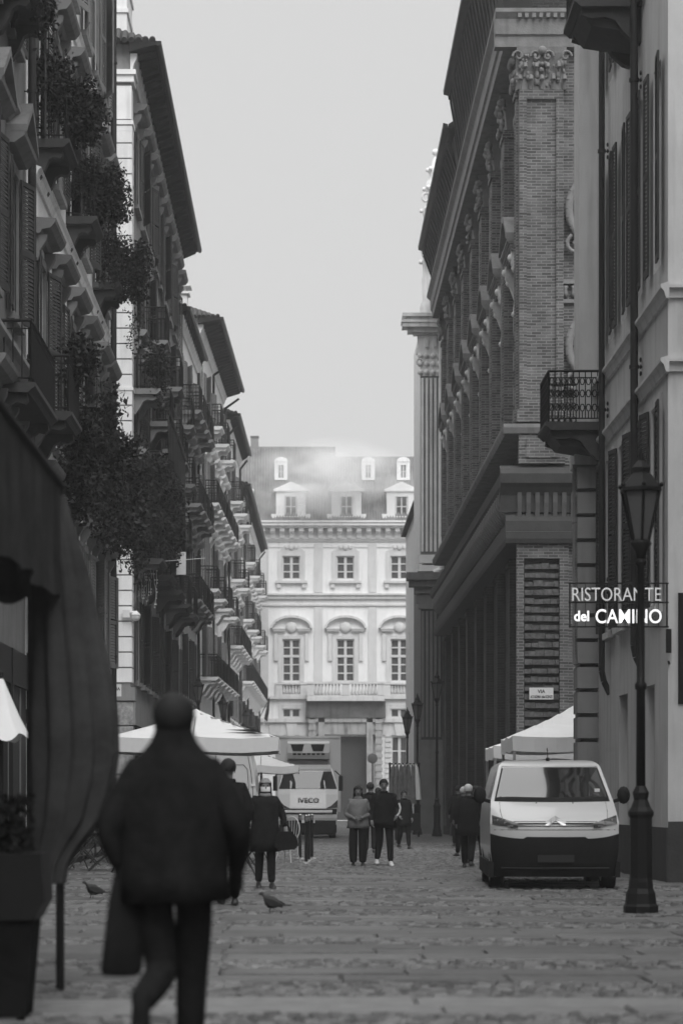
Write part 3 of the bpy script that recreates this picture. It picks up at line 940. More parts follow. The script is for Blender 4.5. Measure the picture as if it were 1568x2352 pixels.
# crown eave, two lengths: the near one a little higher
for a, b2, zt in ((0, 18.4, 24.5), (18.4, BL+0.3, 25.6)):
    e = MB()
    e.prism([(0.0,22.61),(-0.75,22.61),(-0.82,23.1),(-1.02,zt-0.35),(-1.2,zt-0.25),(-1.22,zt-0.1),(0.0,zt)], 'x', a, b2)
    n = int((b2-a)/0.8)
    for k in range(n):
        xx = a + 0.3 + k*0.8
        e.prism([(-0.83,23.15),(-1.18,zt-0.42),(-1.14,zt-0.3),(-0.83,23.6)], 'x', xx, xx+0.2)
    e.build('eave', M_eave, bk)
    gq = MB(); gq.prism([(-1.222,zt-0.12),(-1.37,zt-0.08),(-1.38,zt+0.06),(-1.222,zt+0.02)], 'x', a, b2)
    gq.build('gutter', M_gutter, bk)
rf = MB(); rf.add([(0,-1.2,24.52),(18.4,-1.2,24.52),(18.4,3.5,27.5),(0,3.5,27.5)], [(0,1,2,3)]); rf.add([(18.4,-1.2,25.62),(BL+0.3,-1.2,25.62),(BL+0.3,3.5,28.3),(18.4,3.5,28.3),(18.4,3.5,25.5),(18.4,-1.2,25.5)], [(0,1,2,3),(0,3,4,5)])
rf.build('roof', M_tile, bk)
# pier on the end wall: everything on the face x = BL, built with y along the face (0 = street corner)
E = BL
b = MB()
b.box(E, E+0.22, 0.06, 1.25, 11.6, 20.5)
b.box(E+0.22, E+0.31, 0.06, 0.26, 11.9, 20.5); b.box(E+0.22, E+0.31, 1.05, 1.25, 11.9, 20.5); b.box(E+0.22, E+0.308, 0.26, 1.05, 20.25, 20.5); b.box(E+0.22, E+0.308, 0.26, 1.05, 11.9, 12.1)
b.box(E, E+0.3, 0.0, 1.32, 11.56, 11.9)
b.box(E, E+0.02, 1.26, 7.0, 11.6, 21.6)
b.build('end_pilaster', M_brick, bk, (0,-0.4,0))
b = MB(); b.box(E, E+0.24, 0.05, 1.3, 10.45, 11.24); b.box(E+0.24, E+0.28, 0.25, 1.1, 10.6, 11.1); b.box(E, E+0.02, 1.31, 6.9, 10.45, 11.24)
b.build('pedestal', M_brick, bk, (0,-0.4,0))
b = MB()
b.box(E, E+0.16, 0.0, 0.2, 0, 8.28); b.box(E, E+0.16, 1.16, 1.4, 0, 8.28); b.box(E, E+0.16, 0.2, 1.16, 7.9, 8.28)
b.box(E, E+0.02, 1.41, 7.0, 0, 8.28)
b.build('end_pilaster', M_brick, bk, (0,-0.4,0))
b = MB()
z = 0.1; rr = random.Random(3)
while z < 7.85:                      # rough projecting brick courses of the lower panel
    y = 0.22
    while y < 1.14:
        wdt = min(0.17 + rr.random()*0.14, 1.15 - y)
        b.box(E, E+0.06+rr.random()*0.09, y, y+wdt-0.012, z, z+0.11+rr.random()*0.05); y += wdt
    z += 0.235
b.build('rough_panel', mat('rough_brick', 0.10, 0.95, 0.6, 7, 0.8, 18), bk, (0,-0.4,0))
c = MB()                             # capital of the pier, acanthus and volutes
c.prism([(E,20.5),(E+0.26,20.5),(E+0.28,21.0),(E+0.42,21.45),(E+0.44,21.6),(E,21.6)], 'y', -0.02, 1.32)
for j in range(5):
    yy = 0.06 + j*0.3
    for zz, rad in ((20.62,0.1),(20.95,0.13)):
        yo = yy + (0.15 if zz > 20.8 else 0)
        if yo > 1.35: continue
        c.tube([(E+0.27,yo,zz-0.1),(E+0.33,yo,zz+0.12),(E+0.46,yo,zz+0.2),(E+0.48,yo,zz+0.1)], 0.06, n=6)
for yc, sg in ((0.02,-1),(1.3,1),(0.5,-1),(0.82,1)):
    sp = []
    for k in range(14):
        t = k*0.5
        r_ = 0.17*(1-k/16)
        sp.append((E+0.45, yc+sg*r_*math.cos(t)*0.9, 21.35+r_*math.sin(t)))
    c.tube(sp, 0.035, n=5)
c.ball((E+0.48,0.66,21.5), 0.12, 8)
rq = random.Random(8)
for k in range(60):
    yy, zz = rq.uniform(-0.02,1.32), rq.uniform(20.6,21.4)
    c.ball((E+0.27+(zz-20.6)*0.2, yy, zz), rq.uniform(0.03,0.075), 5, sz=rq.uniform(0.8,2))
c.build('capital', M_stone, bk, (0,-0.4,0))
d = MB()
y = 0.0
while y < 1.9:
    d.box(E+0.47, E+0.58, y, y+0.1, 22.36, 22.49); y += 0.19
d.build('dentil_row', M_stone, bk, (0,-0.4,0))
# curved gable scrolls at the back of the pier wall
for zc in (17.3, 13.6):
    s_ = MB()
    sp = [(E+0.2, 2.45-1.0*math.cos(t)*0.75+0.25, zc+0.9*math.sin(t)) for t in [math.pi*k/12 for k in range(-4, 8)]]
    s_.tube(sp, 0.12, n=6)
    sp = []
    for k in range(16):
        t = k*0.5; r_ = 0.28*(1-k/18)
        sp.append((E+0.22, 2.15+r_*math.cos(t+2), zc-0.95+r_*math.sin(t+2)))
    s_.tube(sp, 0.06, n=6)
    s_.build('scroll', M_stone, bk, (0,-0.95,0))
s_ = MB()
s_.box(E+0.02,E+0.2,1.3,4,15.3,15.42); s_.box(E+0.02,E+0.12,1.3,4,14.8,14.9)
for k in range(8): s_.lathe([(0.05,0),(0.085,0.1),(0.05,0.22),(0.09,0.3)], (E+0.1,1.42+0.22*k,14.95), 6)
s_.build('frieze', M_stone, bk, (0,-0.5,0))
# street name plate
def text_mesh(body, size, ext=0.006, bold=0.0, align='CENTER', squeeze=1.0):
    cu = bpy.data.curves.new('lettering', 'FONT')
    cu.body = body; cu.size = size; cu.extrude = ext; cu.offset = bold
    cu.align_x = align; cu.resolution_u = 4
    o = bpy.data.objects.new('lettering', cu)
    scene.collection.objects.link(o)
    bpy.context.view_layer.update()
    me = bpy.data.meshes.new_from_object(o.evaluated_get(bpy.context.evaluated_depsgraph_get()))
    bpy.data.objects.remove(o)
    for v in me.vertices: v.co.x *= squeeze
    me.materials.clear()
    return me
def text(body, size, loc, m, parent, ext=0.006, bold=0.0, rot=(R(90),0,0), align='CENTER', squeeze=1.0, name='lettering', width=None):
    me = text_mesh(body, size, ext, bold, align, squeeze)
    if width:
        w0 = max(v.co.x for v in me.vertices) - min(v.co.x for v in me.vertices)
        for v in me.vertices: v.co.x *= width/w0
    me.materials.append(m)
    o = bpy.data.objects.new(name, me)
    scene.collection.objects.link(o)
    o.parent = parent; o.location = loc; o.rotation_euler = rot
    return o
M_marble = mat('marble', 0.62, 0.5, 0.08, 6)
M_ink = mat('sign_ink', 0.03, 0.6, 0.1)
def street_plate(px0, px1, py0, py1, s, lines, label):
    a, c = P(px0, py1, s), P(px1, py0, s)
    root = empty('street_sign', ((a.x+c.x)/2, a.y, a.z), 0, label, 'street sign')
    w2, h = (c.x-a.x)/2, c.z-a.z
    b = MB(); b.box(-w2, w2, -0.03, 0, 0, h); b.build('plate', M_marble, root)
    for tx, zf, sz in lines:
        text(tx, sz, (0, -0.032, h*zf), M_ink, root, 0.002, 0.003, width=(w2*1.84 if len(tx) > 8 else None))
    return root
street_plate(1215, 1270, 1580, 1607, F/(BY0-0.18), [('VIA', 0.55, 0.13), ('ACCADEMIA delle SCIENZE', 0.12, 0.10)], 'white marble street name plate on the rough brick pier')
street_plate(258, 279, 1572, 1600, F/(69.4-0.1), [('VIA', 0.5, 0.12)], 'small worn name plate on the rusticated corner of the quoined house')

# B3: pale church front with fluted pilasters (faces the camera end-on)
s3 = 54.0; Y3 = F/s3
def X3(px): return (px-700)/s3
def Z3(py): return EYE + (1845-py)/s3
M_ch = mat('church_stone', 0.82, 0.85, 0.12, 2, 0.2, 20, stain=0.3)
M_chd = mat('church_stone_dark', 0.15, 0.85, 0.2, 2, 0.2, 20, stain=0.3)  # darker stone for the lower storey
b3 = empty('church_front', (0, Y3, 0), 0, 'pale stone church end with fluted pilaster, volutes and ball finial behind the brick palace', 'church')
b = MB()
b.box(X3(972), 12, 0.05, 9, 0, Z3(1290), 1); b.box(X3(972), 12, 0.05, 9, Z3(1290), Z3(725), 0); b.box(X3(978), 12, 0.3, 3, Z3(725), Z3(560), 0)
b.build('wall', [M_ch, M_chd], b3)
b = MB()
def fluted(b, x0, x1, z0, z1, y=-0.25, n=5):
    b.box(x0, x1, y, 0.05, z0, z1, 1)  # flute backs use the second material, darker to stand for shade
    w_ = (x1-x0)/n
    for k in range(n):
        b.box(x0+w_*k+0.02, x0+w_*(k+1)-0.06, y-0.13, y, z0+0.12, z1-0.1)
fluted(b, X3(965), X3(1014), Z3(1275), Z3(866))
b.box(X3(960), X3(1016), -0.36, 0.05, Z3(1295), Z3(1276)); b.box(X3(958), X3(1016), -0.4, 0.05, Z3(1314), Z3(1300))
b.build('pilaster', [M_ch, mat('groove_shade', 0.22, 0.9, 0.3, 3)], b3)  # flutes darkened at the back: groove shade put into the colour
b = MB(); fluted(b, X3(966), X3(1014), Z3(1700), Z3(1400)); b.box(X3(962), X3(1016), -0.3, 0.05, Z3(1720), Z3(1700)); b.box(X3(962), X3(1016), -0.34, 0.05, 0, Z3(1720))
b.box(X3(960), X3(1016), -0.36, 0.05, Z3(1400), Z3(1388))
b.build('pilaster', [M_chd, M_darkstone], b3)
c = MB()
for k in range(4):
    xx = X3(964) + k*0.27
    for zz in (0.15, 0.5, 0.85): c.ball((xx, -0.3, Z3(866)+zz), 0.13, 7)
c.box(X3(964), X3(1014), -0.3, 0.05, Z3(866), Z3(815))
c.tube([(X3(962)+0.16*math.cos(t)*(1-t/14), -0.36, Z3(835)+0.16*math.sin(t)*(1-t/14)) for t in [0.5*i for i in range(14)]], 0.04, n=5)
c.build('capital', M_ch, b3)
e = MB()
for (xl, z0, z1, pr) in ((955,815,803,.3),(958,803,772,.3),(948,772,768,.45),(935,768,758,.6),(922,758,748,.8),(920,748,742,.85),(932,742,735,.75),(922,735,727,.9)):
    e.box(X3(xl), X3(1020), -pr, 0.05, Z3(z0), Z3(z1)-0.003)
for k in range(3):
    xx = X3(975) + 0.35*k
    e.box(xx, xx+0.14, -0.42, -0.3, Z3(800), Z3(778))
e.build('entablature', M_ch, b3)
e = MB()
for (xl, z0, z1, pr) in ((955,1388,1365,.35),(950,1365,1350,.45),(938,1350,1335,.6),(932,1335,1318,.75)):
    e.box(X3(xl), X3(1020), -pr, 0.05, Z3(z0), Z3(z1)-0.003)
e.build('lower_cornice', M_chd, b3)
a_ = MB()                            # scrolled attic with finial
stack = [(38,725),(40,700),(34,690),(36,640),(30,615),(36,600),(30,590),(25,565),(30,555),(17,540),(20,520),(30,500),(34,482),(24,470),(20,450),(28,432),(25,418),(15,405),(20,388),(12,380),(10,366),(4,358)]
a_.lathe([(q_/s3, Z3(py)) for q_, py in stack], (X3(1002), 0.15, 0), 8)
for q_, py in ((36,600),(30,555),(34,482),(28,432),(20,388)):
    for k in range(8): a_.ball((X3(1002)+q_/s3*math.cos(k*0.785), 0.15+q_/s3*math.sin(k*0.785), Z3(py)), 0.1, 6)
a_.ball((X3(1000), 0.15, Z3(347)), 0.15, 10)
for zc in (705, 560, 455):
    a_.tube([(X3(978)+0.2*math.cos(t)*(1-t/14), -0.08, Z3(zc)+0.22*math.sin(t)*(1-t/14)) for t in [0.5*i for i in range(14)]], 0.06, n=5)
a_.build('finial_attic', M_ch, b3)
d = MB()
d.tube([Vector((X3(968),-0.45,Z3(572))), Vector((X3(972),-0.45,Z3(590))), Vector((X3(1008),-0.4,Z3(640))), Vector((X3(1010),-0.4,Z3(720))), Vector((X3(1012),-0.42,Z3(740))), Vector((X3(1012),-0.42,Z3(1310))), Vector((X3(994),-0.45,Z3(1318)))], 0.11, n=10)
d.build('downpipe', M_ch, b3)

# R4: smooth side wall behind the church
r4, _ = facade('smooth_house', 'smooth pale side wall with sloping roof line between church and palace', (5.3, 127), (5.3, 113), 15.3, [3.5, 9.5], [(8.0,2.0,1.0,None,None,None)], M_ch, None, depth=6)
q = MB(); q.prism([(-0.25,15.3),(-0.25,15.42),(3.0,17.4),(6,15.4),(6,15.3)], 'x', -0.2, 14.2); q.build('roof', M_tile, r4)

# ================================================================== PALE PALACE closing the street
sf = 31.5; YF = F/sf
def XF(px): return (px-700)/sf
def ZF(py): return EYE + (1845-py)/sf
pf = empty('pale_palace', (0, YF, 0), 0, 'long pale palace with mansard roof closing the end of the street', 'building')
X0, X1 = -14.0, 20.0
ops = []
cols = [669 + 124*k for k in range(-3, 6)]
lc = [c for c in cols if X0+1 < XF(c) < X1-1]
for c in lc:
    x = XF(c); hw = 20.5/sf
    ops += [(x-hw, x+hw, ZF(1331), ZF(1277)), (x-hw, x+hw, ZF(1566), ZF(1468))]
    if c != 793: ops += [(x-hw, x+hw, ZF(1649), ZF(1628)), (x-hw*0.9, x+hw*0.9, ZF(1860), ZF(1692))]
dx = XF(793)
ops.append((dx-1.6, dx+1.6, 0.05, ZF(1692)))
opsl = [(a-X0, b-X0, c, d) for a, b, c, d in ops]
wm = wall_mesh(X1-X0, ZF(1205), opsl, depth=8, rv=0.3)
o = wm.build('wall', [M_pale, mat('palace_glass', 0.06, 0.15, 0.2, 1)], pf, (X0, 0, 0))
def pw(w, h, nx, nz, trans=None):
    b = MB(); t = 0.05
    b.box(-w/2, -w/2+0.09, 0.1, 0.16, 0, h); b.box(w/2-0.09, w/2, 0.1, 0.16, 0, h); b.box(-w/2+0.09, w/2-0.09, 0.1, 0.16, 0, 0.1); b.box(-w/2+0.09, w/2-0.09, 0.1, 0.16, h-0.09, h)
    b.box(-0.1, 0.1, 0.09, 0.16, 0.1, h-0.09)
    for k in range(1, nz):
        b.box(-w/2+0.09, -0.1, 0.11, 0.15, h*k/nz-t*0.9, h*k/nz+t*0.9); b.box(0.1, w/2-0.09, 0.11, 0.15, h*k/nz-t*0.9, h*k/nz+t*0.9)
    if trans: b.box(-w/2, w/2, 0.06, 0.17, trans-0.09, trans+0.09)
    r = b.build('window', M_frame)
    p_ = MB(); p_.box(-w/2+0.02, w/2-0.02, 0.2, 0.22, 0.02, h-0.02); p_.build('pane', MATS['palace_glass'], r)
    hidden.append(r)
    return r
w1 = pw(41/sf, 54/sf, 2, 3)
f_ = MB(); W_ = 41/sf/2; H_ = 54/sf
f_.box(-W_-0.35, -W_, -0.07, 0.0, -0.1, H_+0.35); f_.box(W_, W_+0.35, -0.07, 0.0, -0.1, H_+0.35); f_.box(-W_, W_, -0.067, 0.0, H_, H_+0.35)
f_.box(-W_-0.5, W_+0.5, -0.28, 0, -0.28, -0.1); f_.box(-W_-0.42, -W_-0.12, -0.2, 0, -0.62, -0.28); f_.box(W_+0.12, W_+0.42, -0.2, 0, -0.62, -0.28)
f_.ball((0,-0.1,H_+0.62), 0.22, 8, sy=0.5); f_.ball((-0.35,-0.08,H_+0.6), 0.14, 8, sy=0.5); f_.ball((0.35,-0.08,H_+0.6), 0.14, 8, sy=0.5)
f_.prism([(-0.9,H_+0.36),(0.9,H_+0.36),(0.5,H_+0.75),(-0.5,H_+0.75)], 'y', -0.06, 0)
f_.build('surround', M_paletrim, w1)
h2 = 98/sf
w2_ = pw(41/sf, h2, 2, 5, h2*0.6)
f_ = MB()
f_.box(-W_-0.3, -W_, -0.08, 0.0, 0, h2+0.25); f_.box(W_, W_+0.3, -0.08, 0.0, 0, h2+0.25); f_.box(-W_, W_, -0.077, 0.0, h2, h2+0.25)
f_.box(-W_-0.62, -W_-0.34, -0.16, 0, h2-1.6, h2+0.4); f_.box(W_+0.34, W_+0.62, -0.16, 0, h2-1.6, h2+0.4)
f_.box(-1.33, -0.45, -0.3, 0, h2+0.55, h2+0.68); f_.box(0.45, 1.33, -0.3, 0, h2+0.55, h2+0.68)
f_.box(-1.38, -0.42, -0.36, 0, h2+0.68, h2+0.76); f_.box(0.42, 1.38, -0.36, 0, h2+0.68, h2+0.76)
arc = [(-1.38*math.cos(math.pi*k/14), h2+0.76+0.78*math.sin(math.pi*k/14)) for k in range(15)]
for (a0,c0),(a1,c1) in zip(arc[:-1], arc[1:]):
    f_.add([(a0,-0.42,c0),(a1,-0.42,c1),(a1*1.1,-0.42,h2+0.76+(c1-h2-0.76)*1.2+0.02),(a0*1.1,-0.42,h2+0.76+(c0-h2-0.76)*1.2+0.02),(a0,0,c0),(a1,0,c1),(a1*1.1,0,h2+0.76+(c1-h2-0.76)*1.2+0.02),(a0*1.1,0,h2+0.76+(c0-h2-0.76)*1.2+0.02)],
           [(0,1,2,3),(0,4,5,1),(3,2,6,7)])
f_.ball((0,-0.1,h2+0.85), 0.42, 12, sy=0.45); f_.lathe([(0.42,0),(0.44,0.03)], (0,0,0.0), 4) if False else None
f_.build('pediment', M_paletrim, w2_)
w3 = pw(41/sf, 21/sf, 2, 1)
f_ = MB(); h3 = 21/sf
f_.box(-W_-0.3, -W_, -0.06, 0.0, -0.3, h3+0.3); f_.box(W_, W_+0.3, -0.06, 0.0, -0.3, h3+0.3); f_.box(-W_, W_, -0.057, 0.0, h3, h3+0.3); f_.box(-W_, W_, -0.057, 0.0, -0.3, 0)
f_.build('surround', M_paletrim, w3)
w4 = pw(37/sf, 168/sf, 2, 5)
f_ = MB(); h4 = 168/sf
z = 0
while z < h4:
    for sx in (-1, 1): f_.box(min(sx*0.6, sx*(1.05)), max(sx*0.6, sx*1.05), -0.12, 0, z, z+0.27)
    z += 0.38
f_.prism([(-0.25,h4+0.05),(0.25,h4+0.05),(0.42,h4+1.0),(-0.42,h4+1.0)], 'y', -0.2, 0); f_.box(-1.9, 1.9, -0.3, 0, h4+1.02, h4+1.3); f_.box(-1.6,1.6,-0.1,0,h4+0.1,h4+0.95)
f_.build('surround', M_paletrim, w4)
for c in lc:
    x = XF(c)
    cp(w1, pf, (x, 0, ZF(1331))); cp(w2_, pf, (x, 0, ZF(1566)))
    if c != 793:
        cp(w3, pf, (x, 0, ZF(1649))); cp(w4, pf, (x, 0, ZF(1860)))
        bb = MB()                    # window balustrade
        bb.box(x-1.15, x+1.15, -0.3, 0, ZF(1573), ZF(1568)); bb.box(x-1.15, x+1.15, -0.3, 0, ZF(1600), ZF(1595))
        bb.box(x-1.15, x-0.65, -0.25, 0, ZF(1595), ZF(1573)); bb.box(x+0.65, x+1.15, -0.25, 0, ZF(1595), ZF(1573))
        for k in range(6):
            bb.lathe([(0.06,0),(0.1,0.2),(0.04,0.45),(0.07,0.7)], (x-0.55+0.22*k, -0.15, ZF(1595)), 6)
        bb.build('balustrade', M_paletrim, pf)
# horizontal mouldings
t = MB()
def hband(z0, z1, out, mi=0):
    t.box(X0, X1, -out, 0, z0, z1, mi)
hband(ZF(1376), ZF(1368), 0.22); hband(ZF(1368)+0.003, ZF(1364), 0.35); hband(ZF(1392), ZF(1388), 0.14)
hband(ZF(1606), ZF(1599), 0.32); hband(ZF(1244), ZF(1240), 0.12); hband(ZF(1240)+0.003, ZF(1238), 0.2)
for k in range(-8, 20):              # shallow wall panels between the windows
    pass
for c in lc:
    xm = XF(c) + 62/sf
    t.box(xm-0.3, xm+0.3, -0.08, 0, ZF(1360), ZF(1248)); t.box(xm-0.3, xm+0.3, -0.08, 0, ZF(1596), ZF(1394))
    t.box(xm-1.4, xm-0.35, -0.05, 0, ZF(1258), ZF(1256)); t.box(xm+0.35, xm+1.4, -0.05, 0, ZF(1258), ZF(1256))
t.build('moulding', M_paletrim, pf)
t = MB()
t.box(X0, X1, -0.7, 0, ZF(1214), ZF(1210)); t.box(X0, X1, -0.95, 0, ZF(1210)+0.003, ZF(1203)); t.box(X0, X1, -1.05, 0, ZF(1203)+0.003, ZF(1199))
px = 560 - 22*8
while XF(px) < X1-0.3:
    if XF(px) > X0:
        xx = XF(px); t.prism([(0,ZF(1236)),(-0.16,ZF(1236)),(-0.2,ZF(1228)),(-0.6,ZF(1222)),(-0.62,ZF(1214.3)),(0,ZF(1214.3))], 'x', xx-0.18, xx+0.18)
    px += 22
t.build('cornice', M_pale, pf)
# mansard roof with tile ribs
M_slate = mat('mansard_tile', 0.20, 0.85, 0.35, 1.6, 0.3, 12)
r = MB()
ze, zr = ZF(1199), ZF(1015)
r.add([(X0,-0.9,ze),(XF(770),-0.9,ze),(XF(770),2.4,zr),(X0,2.4,zr),(X0,8,zr-0.5),(XF(770),8,zr-0.5)], [(0,1,2,3),(3,2,5,4)])
zr2 = ZF(1040)
r.add([(XF(770),-0.9,ze),(X1,-0.9,ze),(X1,2.0,zr2),(XF(770),2.0,zr2),(X1,8,zr2-0.3),(XF(770),8,zr2-0.3)], [(0,1,2,3),(3,2,4,5)])
x = X0
while x < X1:
    zt, yt = (zr, 2.4) if x < XF(770) else (zr2, 2.0)
    r.bar((x,-0.9,ze+0.02), (x,yt,zt), 0.055, n=5); x += 0.2
r.build('roof', M_slate, pf)
def dormer(x, zb, w, h, ped=True, y0=-0.75):
    d = MB()
    d.box(x-w/2, x-w*0.22, y0, 1.6, zb, zb+h); d.box(x+w*0.22, x+w/2, y0, 1.6, zb, zb+h)
    d.box(x-w*0.22, x+w*0.22, y0, 1.6, zb, zb+h*0.12); d.box(x-w*0.22, x+w*0.22, y0, 1.6, zb+h*0.82, zb+h)
    if ped:
        d.box(x-w*0.58, x+w*0.58, y0-0.15, 1.8, zb+h, zb+h+0.14)
        d.prism([(x-w*0.6,zb+h+0.143),(x+w*0.6,zb+h+0.143),(x,zb+h+0.72)], 'y', y0-0.1, 2.2)
        d.box(x-w*0.66, x-w/2, y0-0.05, 0.6, zb, zb+0.4); d.box(x+w/2, x+w*0.66, y0-0.05, 0.6, zb, zb+0.4)
    else:
        n = 8
        d.prism([(x-w*0.52,zb+h)] + [(x-w*0.52*math.cos(math.pi*k/n), zb+h+0.35*math.sin(math.pi*k/n)) for k in range(1,n)] + [(x+w*0.52,zb+h)], 'y', y0-0.05, 2.5)
    o = d.build('dormer', M_pale if ped else M_plaster, pf)
    p_ = MB()
    p_.box(x-w*0.2, x+w*0.2, y0+0.16, y0+0.2, zb+h*0.12, zb+h*0.82, 1)
    p_.box(x-0.05, x+0.05, y0+0.1, y0+0.158, zb+h*0.12, zb+h*0.82); p_.box(x-w*0.2, x+w*0.2, y0+0.11, y0+0.156, zb+h*0.45, zb+h*0.49)
    p_.box(x-w*0.22, x-w*0.16, y0+0.09, y0+0.158, zb+h*0.12, zb+h*0.82); p_.box(x+w*0.16, x+w*0.22, y0+0.09, y0+0.158, zb+h*0.12, zb+h*0.82)
    p_.build('dormer_window', [M_frame, MATS['palace_glass']], o)
for c in (420, 544, 668, 795, 921, 1045):
    dormer(XF(c), ZF(1196), 68/sf, 64/sf)
for c in (645, 846, 927, 1040):
    dormer(XF(c), ZF(1099), 30/sf, 42/sf, False, 0.75)
c = MB(); c.box(XF(574), XF(592), 2.3, 3.0, ZF(1030), ZF(992)); c.box(XF(573), XF(593), 2.2, 3.1, ZF(992), ZF(990)); c.build('chimney', M_plaster2, pf)
# portal and its balcony
t = MB()
for sx in (-1, 1):
    for a in (1.75, 2.4):
        xx = dx + sx*a
        t.box(xx-0.22, xx+0.22, -0.75, 0, 0, ZF(1606)-0.45)
    for k in range(16): t.box(dx+sx*2.42-0.27, dx+sx*2.42+0.27, -0.8, -0.75, 0.1+k*0.5, 0.38+k*0.5)
t.box(dx-2.7, dx+2.7, -0.6, 0, ZF(1688), ZF(1660)); t.box(dx-2.75, dx+2.75, -0.75, 0, ZF(1660)+0.003, ZF(1650))
t.build('portal', mat('sooty_stucco', 0.34, 0.85, 0.25, 1.5, stain=0.6), pf)
t = MB(); t.box(dx-2.9, dx+2.9, -0.82, -0.0, ZF(1650)+0.003, ZF(1612)); t.build('portal_panel', mat('portal_soot', 0.10, 0.85, 0.5, 1.5, stain=0.6), pf)
t = MB()
t.box(dx-2.8, dx+2.8, -1.3, 0, ZF(1612)+0.003, ZF(1603)); t.box(dx-2.75, dx+2.75, -1.25, 0, ZF(1603)+0.003, ZF(1599))
t.box(dx-2.8, dx+2.8, -1.35, -0.95, ZF(1573), ZF(1568))
for a in (-2.55, -0.0, 2.55): t.box(dx+a-0.25, dx+a+0.25, -1.28, -1.0, ZF(1599)+0.003, ZF(1573)-0.003)
k = 0
xx = dx-2.15
while xx < dx+2.2:
    if abs(xx-dx) > 0.3: t.lathe([(0.07,0),(0.11,0.2),(0.045,0.45),(0.08,0.8)], (xx, -1.14, ZF(1599)), 7)
    xx += 0.24
t.build('balcony', M_paletrim, pf)
t = MB(); t.box(dx-1.55, dx+1.55, 0.26, 0.295, 0.05, ZF(1694)); t.build('portal_door', mat('portal_wood', 0.04, 0.6, 0.2), pf)
# dark timber shopfronts of the three near houses on the left
M_shop = mat('shopfront_wood', 0.014, 0.55, 0.3, 4, spec=0.2)
for root, L_, z1 in ((l1, l1L, 3.9), (l2, l2L, 4.0), (l3, l3L, 3.5), (l3b, l3bL, 3.4)):
    b = MB()
    x = 0.75 if root is l3 else 0.05
    while x < L_ - 1.2:
        wdt = min(2.6, L_ - 0.1 - x)
        b.box(x, x+0.18, -0.12, 0, 0, z1); b.box(x+0.18, x+wdt-0.03, -0.1, 0, z1-0.6, z1); b.box(x+0.18, x+wdt-0.03, -0.09, 0, 0, 0.6)
        b.box(x+0.18, x+wdt*0.5, -0.05, 0, 0.6, z1-0.6); b.box(x+wdt*0.5+0.08, x+wdt-0.03, -0.04, 0, 0.6, z1-0.6)
        x += wdt
    b.build('shopfront', M_shop, root)

# ================================================================== PLANTS
def leaves(name, label, boxes, size=0.11, seed=1, group=None, vines=(), cat='plant'):
    """leaf-sized faces spread through clumps along a railing; stems run through them"""
    rnd = random.Random(seed)
    b = MB()
    cx = sum((q[0]+q[1])/2 for q in boxes)/len(boxes); cy = sum((q[2]+q[3])/2 for q in boxes)/len(boxes); cz = min(q[4] for q in boxes)
    def leaf(p, sz, mi):
        d = Vector((rnd.gauss(0,1), rnd.gauss(0,1), rnd.gauss(-0.3,1))).normalized()
        u = d.orthogonal().normalized(); u.rotate(Matrix.Rotation(rnd.random()*6.28, 3, d))
        v = d.cross(u)
        p = p - Vector((cx, cy, cz))
        b.add([p - v*sz*0.5, p + u*sz*0.3, p + v*sz*0.6 + d*sz*0.15, p - u*sz*0.3], [(0,1,2,3)], mi)
    for x0, x1, y0, y1, z0, z1, n in boxes:
        vol = 0
        cl = []
        for k in range(max(4, n//70)):
            cl.append((Vector((rnd.uniform(x0,x1), rnd.uniform(y0,y1), rnd.uniform(z0,z1))), rnd.uniform(0.18,0.42)))
        for k in range(n):
            c, r_ = rnd.choice(cl)
            o = Vector((rnd.gauss(0,1), rnd.gauss(0,1)*1.3, rnd.gauss(0,1)))
            o = o.normalized() * r_ * (rnd.random()**0.5)
            leaf(c + o, size*rnd.uniform(0.6,1.3), 0 if rnd.random() < 0.8 else 1)
    st = MB()
    for x, y, z0, z1 in vines:
        p = Vector((x, y, z1)); pts = [p.copy()]
        while p.z > z0:
            p = p + Vector((rnd.gauss(0,0.03), rnd.gauss(0,0.05), -0.12)); pts.append(p.copy())
            for k in range(5): leaf(p + Vector((rnd.gauss(0,0.06), rnd.gauss(0,0.08), rnd.gauss(0,0.05))), size*rnd.uniform(0.5,1.0), 0 if rnd.random()<0.8 else 1)
        st.tube([q - Vector((cx,cy,cz)) for q in pts[::3]], 0.008, n=3)
    for x0, x1, y0, y1, z0, z1, n in boxes:
        for k in range(6):
            a = Vector((rnd.uniform(x0,x1), rnd.uniform(y0,y1), z0)); c = Vector((rnd.uniform(x0,x1), a.y+rnd.uniform(-.4,.4), z1))
            st.bar(a - Vector((cx,cy,cz)), c - Vector((cx,cy,cz)), 0.012, n=4)
    root = empty(name, (cx, cy, cz), 0, label, cat, group)
    b.build('foliage', [M_leaf, M_leaf2], root, fix=False)
    st.build('stem', M_shop, root)
    return root
GP = 'climbing plants on the left balconies'
def vrow(x, y0, y1, z0, z1, n, seed):
    r = random.Random(seed)
    return [(x + r.uniform(-.15,.15), r.uniform(y0,y1), z0 + r.uniform(0,1)*(z1-z0)*0.6, z1) for k in range(n)]
leaves('balcony_plant', 'dense dark tuft filling the topmost near balcony rail with a trailing end', [(-4.95,-4.35,44.6,45.2,13.9,15.1,1700),(-4.45,-3.95,45.3,46.4,13.9,14.9,3600)], 0.09, 1, GP, vrow(-4.1,45.6,46.6,13.0,13.7,4,1))
leaves('balcony_plant', 'bushy tuft over the second high balcony, hanging from its far end', [(-4.95,-4.35,50.5,51.1,13.7,14.8,1500),(-4.4,-3.9,51.2,52.4,13.8,14.7,3600)], 0.09, 2, GP, vrow(-4.05,51.6,52.6,12.6,13.5,4,2))
